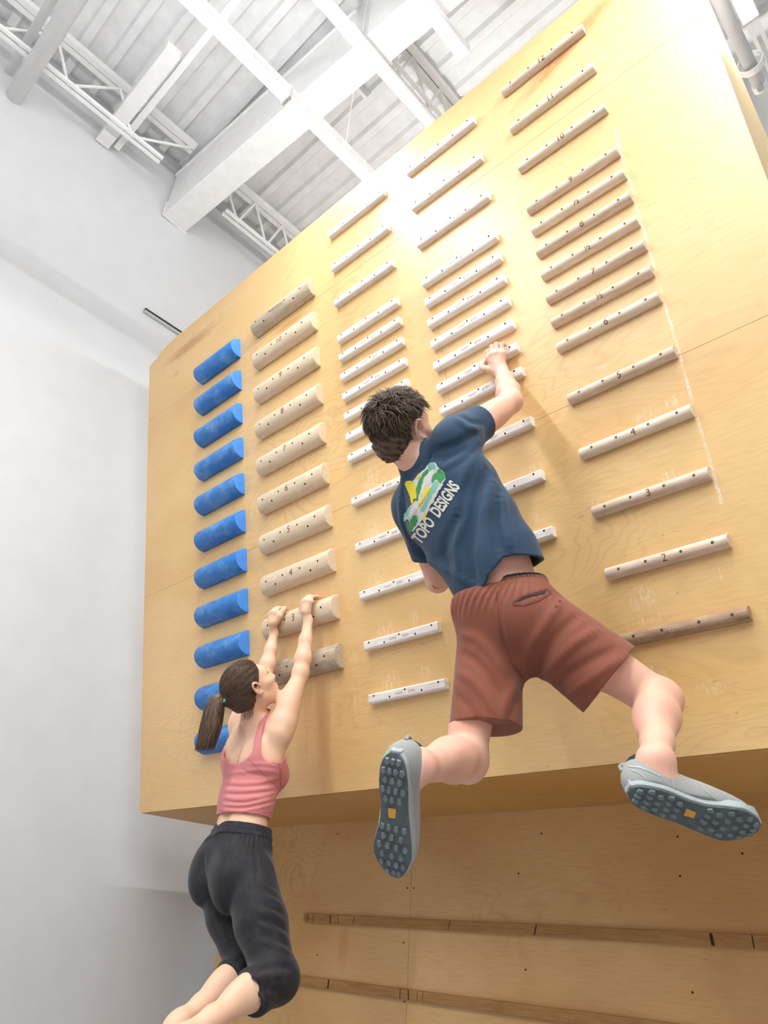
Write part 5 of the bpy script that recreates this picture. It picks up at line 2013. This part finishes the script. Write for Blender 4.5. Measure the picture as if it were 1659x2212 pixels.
def poly_sd(poly, p):
    """signed distance (metres) of points to an outline seen from the viewer's place"""
    q = p - nC
    dz = q @ nF
    x = q @ nR / dz * FOC + 829.5
    y = q @ nD / dz * FOC + 1106.0
    pl = np.array(poly, f8)
    d = np.full(x.shape, 1e9)
    inside = np.zeros(x.shape, bool)
    n_ = len(pl)
    for i in range(n_):
        x1, y1 = pl[i]; x2, y2 = pl[(i + 1) % n_]
        ex, ey = x2 - x1, y2 - y1
        t = np.clip(((x - x1) * ex + (y - y1) * ey) / (ex * ex + ey * ey), 0, 1)
        d = np.minimum(d, (x - x1 - t * ex) ** 2 + (y - y1 - t * ey) ** 2)
        c = ((y1 > y) != (y2 > y)) & (x < (x2 - x1) * (y - y1) / (y2 - y1 + 1e-12) + x1)
        inside ^= c
    d = np.sqrt(d) * dz / FOC
    return np.where(inside, -d, d)


def smooth_poly(pts, n=6):
    out = []
    m_ = len(pts)
    for i in range(m_):
        p0, p1, p2, p3 = [np.array(pts[(i + k) % m_], f8) for k in (-1, 0, 1, 2)]
        for j in range(n):
            t = j / n
            out.append(tuple(0.5 * ((2 * p1) + (-p0 + p2) * t + (2 * p0 - 5 * p1 + 4 * p2 - p3) * t * t + (-p0 + 3 * p1 - 3 * p2 + p3) * t ** 3)))
    return out


scoop = smooth_poly([(486, 1610), (484, 1633), (494, 1647), (512, 1649), (530, 1640), (545, 1622), (550, 1592), (557, 1570), (563, 1548), (566, 1520), (540, 1515), (500, 1530)])
armR = smooth_poly([(580, 1545), (572, 1562), (566, 1582), (563, 1605), (566, 1630), (580, 1645), (604, 1647), (622, 1634), (660, 1620), (660, 1530), (600, 1520)])
hem_w = w_mid * 0.355 + w_pel * 0.645
K = Fold()
for pts, amp, sig in (
        ([(487, 1672), (520, 1668), (560, 1662), (600, 1668)], 0.0045, 0.008),
        ([(485, 1690), (520, 1692), (560, 1690), (605, 1680)], 0.0045, 0.008),
        ([(484, 1706), (515, 1708), (555, 1706), (600, 1700)], 0.005, 0.008),
        ([(482, 1722), (520, 1728), (560, 1724), (600, 1712)], 0.005, 0.008),
        ([(480, 1738), (515, 1740), (555, 1735), (600, 1722)], 0.005, 0.008),
        ([(505, 1730), (525, 1722), (560, 1722)], 0.004, 0.006),
        ([(478, 1748), (520, 1752), (560, 1745), (598, 1735)], 0.0045, 0.007),
        ([(545, 1650), (575, 1650), (600, 1655)], 0.004, 0.008),
        ([(520, 1662), (545, 1672), (580, 1678)], -0.004, 0.006),
        ([(490, 1698), (530, 1700), (580, 1696)], -0.004, 0.006),
        ([(485, 1715), (530, 1716), (590, 1708)], -0.004, 0.006),
        ([(485, 1731), (530, 1734), (590, 1718)], -0.004, 0.006),
        ([(483, 1745), (530, 1746), (590, 1732)], -0.004, 0.006),
        ([(600, 1655), (606, 1700), (600, 1750)], -0.0025, 0.005)):
    pxfold(K, top0, pts, amp * 0.8, sig, 2.5, 3.4)


def top_post(p, d, hollow=True):
    d = d - K.disp(p)
    q = p - w_mid
    back = q @ WB
    s_ax = q @ WSP
    lat = q @ WSD
    o = np.maximum(d, top_cut(p))
    if hollow:
        o = np.maximum(o, -(d + 0.008))
    return o


def top_cut(p):
    q = p - w_mid
    back = q @ WB
    s_ax = q @ WSP
    lat = q @ WSD
    o = (hem_w - p) @ WSP
    # back scoop and right armhole as seen, left armhole mirrored, front neckline
    sc = np.maximum(poly_sd(scoop, p), -back - 0.01)
    o = np.maximum(o, -sc)
    ar = np.maximum(poly_sd(armR, p), 0.0 - lat)
    o = np.maximum(o, -ar)
    al = np.maximum(np.sqrt((lat + 0.150) ** 2 + ((s_ax + 0.045) * 0.75) ** 2) - 0.070, -s_ax - 0.14)
    o = np.maximum(o, -al)
    fr_ = np.maximum(np.sqrt(lat ** 2 + ((s_ax - 0.04) * 0.75) ** 2) - 0.078, back - 0.0)
    o = np.maximum(o, -fr_)
    return np.maximum(o, s_ax - 0.085)


lo, hi = bounds(w_mid, w_shR, w_shL, hem_w, pad=0.17)
top = in_frame(mesh_field('tank_top', tp, lo, hi, 0.0026, post=top_post, mat=MAT['pink'], solid=False), wom)
top_fn = lambda p: top_post(p, field(tp, p), False)
for nm, pts, wd in (('side_seam', [(604, 1652), (608, 1680), (604, 1712), (599, 1756)], 1.6), ('back_seam', [(533, 1634), (552, 1656), (580, 1684), (602, 1704)], 1.6), ('hem_stitch', [(474, 1752), (510, 1757), (560, 1757), (597, 1754)], 1.4),
                    ('armhole_binding', [(570, 1600), (573, 1624), (586, 1646), (605, 1652)], 1.4)):
    sm_ = in_frame(surface_patch(nm, strip(pts, wd), top_fn, 2.5, 3.4, 0.0006, MAT['pink_seam'], None, 4), wom)
    sm_.parent = top

# ---- black trousers
w_w = PX(523, 1800, 2.815)
pt_ = tubes([w_w, w_w * 0.45 + w_pel * 0.55, w_pel], [WPD, WPD, WPD], [(0.126, 0.096), (0.150, 0.112), (0.152, 0.116)], 0.03)
pt_ += [el(w_hR + WB * 0.052 + WSP * -0.022 - WPD * 0.018, frame(WSP, WB), (0.088, 0.080, 0.115), 0.05), el(w_hL + WB * 0.050 - WSP * 0.022 + WPD * 0.030, frame(WSP, WB), (0.080, 0.080, 0.115), 0.045)]

pt_core = list(pt_)


def trouser_leg(hip, knee, ankle, k):
    th, sh = knee - hip, ankle - knee
    hm_ = knee + sh * k
    bend = unit(unit(hip - knee) + unit(ankle - knee))
    g_ = [rc(hip, hip + th * 0.5, 0.098, 0.088, 0.03), rc(hip + th * 0.5, knee, 0.088, 0.070, 0.03), rc(knee, knee + sh * 0.5, 0.070, 0.074, 0.03), sph(knee - bend * 0.012, 0.064, 0.03)]
    return cut(g_, [(hm_, sh)], 0.012), hm_, unit(sh), g_


lR, hmWR, dWR, lgR = trouser_leg(w_hR, w_kR, w_aR, 0.33)
lL, hmWL, dWL, lgL = trouser_leg(w_hL, w_kL, w_aL, 0.33)
pt_ += [lR, lL]
trou0 = lambda p: field(pt_, p)
Q = Fold()
for pts, amp, sig in (
        ([(437, 1850), (438, 1880), (446, 1917), (459, 1956), (478, 1982)], -0.010, 0.012),
        ([(555, 1905), (580, 1920), (598, 1930)], 0.005, 0.010), ([(560, 1935), (590, 1945), (608, 1955)], 0.006, 0.010),
        ([(560, 1965), (590, 1975), (614, 1990)], 0.006, 0.010), ([(565, 2000), (595, 2010), (620, 2025)], 0.006, 0.010),
        ([(570, 2035), (600, 2045), (626, 2058)], 0.006, 0.010), ([(555, 1950), (585, 1960), (610, 1972)], -0.005, 0.008), ([(560, 1985), (590, 1993), (616, 2008)], -0.005, 0.008),
        ([(565, 2020), (595, 2028), (622, 2042)], -0.005, 0.008), ([(550, 1840), (556, 1880), (552, 1930)], -0.004, 0.009), ([(565, 1830), (588, 1870), (596, 1900)], 0.005, 0.010),
        ([(535, 2092), (560, 2095), (600, 2085), (630, 2092)], -0.008, 0.010), ([(540, 2110), (570, 2112), (610, 2105)], 0.007, 0.010),
        ([(545, 2125), (570, 2135), (600, 2140)], -0.006, 0.009), ([(552, 2140), (570, 2160), (580, 2175)], 0.006, 0.008), ([(545, 2145), (558, 2170), (566, 2188)], -0.006, 0.007),
        ([(455, 1950), (470, 1985), (490, 2030)], 0.005, 0.010), ([(520, 2070), (505, 2080), (495, 2088)], -0.006, 0.010)):
    pxfold(Q, trou0, pts, amp, sig, 2.0, 3.2)
WWN = unit(w_w - w_pel)
wtn = unit(np.cross(WPD, WWN))


def wruf(p, n):
    q = p - w_w
    return np.sin(np.arctan2(q @ wtn, q @ WPD) * n)


def trou_post(p, d, hollow=True):
    d = d - Q.disp(p)
    ax = (p - w_w) @ WWN
    d = d - 0.0022 * wruf(p, 52) * np.exp(-((ax + 0.035) / 0.022) ** 2)
    # drawn-in cuffs
    for hm_, dn in ((hmWR, dWR), (hmWL, dWL)):
        r_ = np.linalg.norm(p - hm_, axis=-1)
        e = (p - hm_) @ dn
        d = d + 0.006 * np.exp(-((e + 0.006) / 0.008) ** 2) * (r_ < 0.13)
    o = np.maximum(d, ax - 0.0)
    if hollow:
        o = np.maximum(o, -(d + 0.010))
    return o


lo, hi = bounds(w_w, w_pel, hmWR, hmWL, w_hL, w_hR, pad=0.19)
trou = in_frame(mesh_field('trousers', pt_, lo, hi, RW, post=trou_post, mat=MAT['black'], solid=False), wom)
trou_fn = lambda p: trou_post(p, field(pt_, p), False)



def wbody_post(p, d):
    if clear_of(pt_, p) and clear_of(tp, p):
        return d
    ax = (p - w_w) @ WWN
    g1 = field(pt_core, p)
    g1 = g1 - relax(ax)
    gR = field(lgR, p)
    gR = gR - relax((p - hmWR) @ dWR)
    gL = field(lgL, p)
    gL = gL - relax((p - hmWL) @ dWL)
    g = np.minimum(np.minimum(g1, gR), gL) - Q.disp(p) + 0.015
    d = np.maximum(d, g)
    q = p - w_mid
    e = np.maximum(np.maximum(top_cut(p), q @ WSP + 0.005), np.abs(q @ WSD) - 0.175)
    t1 = field(tp, p) - K.disp(p) + 0.0095 - relax(e - 0.006)
    return np.maximum(d, t1)


lo, hi = bounds(w_wrR, w_wrL, w_elR, WC, w_hR, w_hL, w_kR, w_aR, w_aL, BD(-1.8, .73, .02), BD(-2.1, .73, .02), pad=0.16)
lo = lo - 0.12
wbody = in_frame(mesh_field('body', a, lo, hi, RW, post=wbody_post, mat=MAT['skin_w']), wom)


def dip(p):
    q = p - w_w
    l_ = (q @ WPD + 0.030) / 0.030
    return -0.016 * np.exp(-l_ * l_) * ((q @ WB) > 0)


for i, (z0, z1, gr) in enumerate(((-0.002, 0.024, 0.002), (-0.020, 0.000, 0.005))):
    bnd = [ec(w_w - WWN * 0.03, w_w + WWN * 0.03, WPD, WPD, (0.137, 0.108), (0.127, 0.098), 0.0)]
    o_ = in_frame(mesh_field('waistband', bnd, w_w - 0.22, w_w + 0.22, 0.0026,
                  post=lambda p, d: np.maximum(np.maximum(d - gr - 0.0012 * wruf(p, 90), np.maximum((p - w_w) @ WWN - z1 - dip(p), z0 - (p - w_w) @ WWN + dip(p))), -(d + 0.008)), mat=MAT['black_band'], solid=False), wom)
for nm, pts, wd in (('back_pocket', [(472, 1838), (510, 1842), (548, 1848)], 2.0), ('side_seam', [(552, 1830), (553, 1880), (556, 1940), (566, 2020)], 1.4)):
    sm_ = in_frame(surface_patch(nm, strip(pts, wd), trou_fn, 2.0, 3.2, 0.0008, MAT['black_band'], None, 4), wom)
    sm_.parent = trou

# ---- hair drawn back into a ponytail
tie = WT(-0.004, -0.122, 0.020)
hcap = [el(WT(0, -0.016, 0.030), WF, A3((0.083, 0.104, 0.096)) * 0.96, 0.02), el(WT(0, -0.060, -0.020), WF, A3((0.062, 0.056, 0.062)) * 0.96, 0.03),
        rc(WT(0, -0.085, 0.022), tie, 0.040, 0.017, 0.035)]


def wmask(q):
    x, y, z = q[..., 0], q[..., 1], q[..., 2]
    face = y - 0.050 - 0.45 * (z - 0.05)
    nape = -z - 0.070 - 0.30 * np.clip(y + 0.05, -1, 0.2)
    side = np.minimum(y - 0.000 - 0.9 * np.clip(z + 0.005, -0.03, 1), -z + 0.045)
    return np.maximum(np.maximum(np.where(z < 0.085, face, -1), nape), np.where(z < 0.045, side, -1))


def whair_post(p, d):
    q = (p - WC) @ WF.T
    n_ = 0.0012 * np.sin(np.arctan2(q[..., 2] - 0.02, q[..., 0]) * 46)
    return np.maximum(d - n_, wmask(q) * 0.7)


whair = in_frame(mesh_field('hair', hcap, WC - 0.19, WC + 0.19, 0.0026, post=whair_post, mat=MAT['hair_w'], solid=False), wom)
rng = np.random.default_rng(8)
N = 2600
dv = rng.normal(size=(N * 3, 3)); dv /= np.linalg.norm(dv, axis=1)[:, None]
q = dv * np.array([0.084, 0.105, 0.097]) * 0.96 + np.array([0, -0.016, 0.030]) * 0.96
q = q[(wmask(q) < -0.002) & (q[:, 1] > -0.10)][:N]
tl = (tie - WC) @ WF.T
nl = (q - np.array([0, -0.016, 0.028])) / np.array([0.084, 0.105, 0.097]) ** 2
nl /= np.linalg.norm(nl, axis=1)[:, None]
# each lock slides over the skull to the tie
seg = 9
paths = np.zeros((len(q), seg + 1, 3))
cen = np.array([0, -0.016, 0.029]); rad = np.array([0.084, 0.105, 0.097]) * 0.965
for i in range(seg + 1):
    t = i / seg
    w_ = q + (tl - q) * t
    e = (w_ - cen) / rad
    le = np.linalg.norm(e, axis=1)
    f_ = np.where(le < 1.0, 1.0 / np.maximum(le, 1e-3), 1.0)
    f_ = 1 + (f_ - 1) * min(1.0, (1 - t) * 3.0)
    paths[:, i] = cen + e * f_[:, None] * rad * (1.002 + 0.030 * rng.random(len(q))[:, None] ** 2)


def path_strands(name, pts, nrm, width, mat, prof_w):
    n, S, _ = pts.shape
    tang = np.gradient(pts, axis=1)
    side = np.cross(tang, nrm if nrm.ndim == 3 else nrm[:, None, :]); side /= np.maximum(np.linalg.norm(side, axis=2), 1e-9)[..., None]
    up_ = np.cross(side, tang); up_ /= np.maximum(np.linalg.norm(up_, axis=2), 1e-9)[..., None]
    w_ = width[:, None] * prof_w[None]
    ring = np.stack([pts + side * w_[..., None], pts + up_ * w_[..., None] * .6, pts - side * w_[..., None], pts - up_ * w_[..., None] * .4], 2).reshape(-1, 3)
    base = (np.arange(n) * S * 4)[:, None, None] + (np.arange(S - 1) * 4)[None, :, None]
    k = np.arange(4)[None, None]; k2 = ((np.arange(4) + 1) % 4)[None, None]
    qd = np.stack([base + k, base + k2, base + 4 + k2, base + 4 + k], -1).reshape(-1, 4)
    me_ = bpy.data.meshes.new(name)
    me_.from_pydata(ring.tolist(), [], qd.tolist())
    for pl in me_.polygons:
        pl.use_smooth = True
    return obj(name, me_, mat, None)


st = in_frame(path_strands('hair_locks', WC + paths @ WF, nl @ WF, rng.uniform(0.0008, 0.0018, len(q)), MAT['hair_w'], np.linspace(0.6, 0.9, seg + 1)), wom)
st.parent = whair
# ponytail: falls from the tie
pv = [tie, PX(470, 1500, 2.915), PX(462, 1535, 2.885), PX(455, 1575, 2.855), PX(444, 1612, 2.83)]
N = 2400
tt = np.linspace(0, 1, 11)
pvA = np.array(pv)
ctr = np.stack([np.interp(tt * 4, range(5), pvA[:, i]) for i in range(3)], 1)
ctr[1:-1] = (ctr[:-2] + 2 * ctr[1:-1] + ctr[2:]) / 4
rr = np.interp(tt * 4, range(5), [0.012, 0.027, 0.038, 0.042, 0.036])
o2 = rng.normal(size=(N, 2)); o2 /= np.maximum(1, np.linalg.norm(o2, axis=1)[:, None] / 1.0)
e1, e2 = nR, nF
wav = 0.0022 * np.sin(tt[None] * 9 + rng.random((N, 1)) * 6.3)
lenf = rng.uniform(0.72, 1.08, N)
pp = np.zeros((N, 11, 3))
for i in range(11):
    ti = np.clip(tt[i] * lenf, 0, 1.06)
    c_ = np.stack([np.interp(ti, tt, ctr[:, k_]) for k_ in range(3)], 1)
    extra = np.clip(ti - 1, 0, 1)[:, None] * (ctr[-1] - ctr[-2])[None] * 10
    r_ = np.interp(ti, tt, rr)
    pp[:, i] = c_ + extra + (o2[:, :1] * r_[:, None] + wav[:, i:i + 1]) * e1 + o2[:, 1:] * r_[:, None] * 0.8 * e2
tail = in_frame(path_strands('ponytail', pp, np.broadcast_to(-nF, (N, 3)), rng.uniform(0.0010, 0.0022, N), MAT['hair_w'], np.interp(tt, [0, .7, 1], [0.8, 1.0, 0.1])), wom)
core = [rc(ctr[i], ctr[i + 1], rr[i] * 0.55, rr[i + 1] * (0.55 if i < 8 else 0.3), 0.01) for i in range(9)]
cr_ = in_frame(mesh_field('ponytail_core', core, ctr.min(0) - 0.06, ctr.max(0) + 0.06, 0.003, mat=MAT['hair_w']), wom)
cr_.parent = tail
td = unit(pv[1] - tie)
b1 = unit(np.cross(td, nF)); b2 = np.cross(td, b1)
ringp = [tie + td * 0.006 + (b1 * math.cos(x) + b2 * math.sin(x)) * 0.0200 for x in np.linspace(0, 2 * math.pi, 17)]
tie_o = in_frame(mesh_field('hair_tie', [rc(ringp[i], ringp[i + 1], 0.0062, 0.0062, 0.002) for i in range(16)], tie - 0.05, tie + 0.05, 0.002, mat=MAT['teal']), wom)
# loose hairs at the nape
N = 60
np_ = np.array([WT(x, y, -0.045 - 0.02 * rng.random()) for x, y in zip(rng.uniform(-0.01, 0.055, N), rng.uniform(-0.075, -0.035, N))])
pp = np.stack([np_ + (nD * 0.055 + nR * rng.uniform(-0.01, 0.01, (N, 1)) - nF * 0.01) * t_ + WB * 0.012 * t_ for t_ in np.linspace(0, 1, 7)], 1)
lo_h = in_frame(path_strands('loose_hairs', pp, np.broadcast_to(-nF, (N, 3)), np.full(N, 0.0007), MAT['hair_w'], np.linspace(1, 0.2, 7)), wom)
lo_h.parent = whair

# ---- small face features of both heads
for root, T_, fr_ in ((wom, WT, WF), (man, HT, HF)):
    for sg in (-1, 1):
        bmn = [rc(T_(sg * (0.016 + 0.010 * i), 0.097 - 0.0035 * i * i * 0.8, 0.030 + (0.0025 * i if i < 2 else 0.006 - 0.0015 * i)), T_(sg * (0.016 + 0.010 * (i + 1)), 0.097 - 0.0035 * (i + 1) ** 2 * 0.8, 0.030 + (0.0025 * (i + 1) if i < 1 else 0.006 - 0.0015 * (i + 1))), 0.0030, 0.0026, 0.002) for i in range(3)]
        c_ = T_(sg * 0.031, 0.094, 0.030)
        in_frame(mesh_field('eyebrow', bmn, c_ - 0.05, c_ + 0.05, 0.002, mat=MAT['lash']), root)
        ey = [rc(T_(sg * 0.020, 0.0905, 0.011), T_(sg * 0.031, 0.0925, 0.0125), 0.0016, 0.0018, 0.002), rc(T_(sg * 0.031, 0.0925, 0.0125), T_(sg * 0.044, 0.086, 0.010), 0.0018, 0.0018, 0.002)]
        in_frame(mesh_field('eyelashes', ey, c_ - 0.06, c_ + 0.06, 0.0016, mat=MAT['lash']), root)
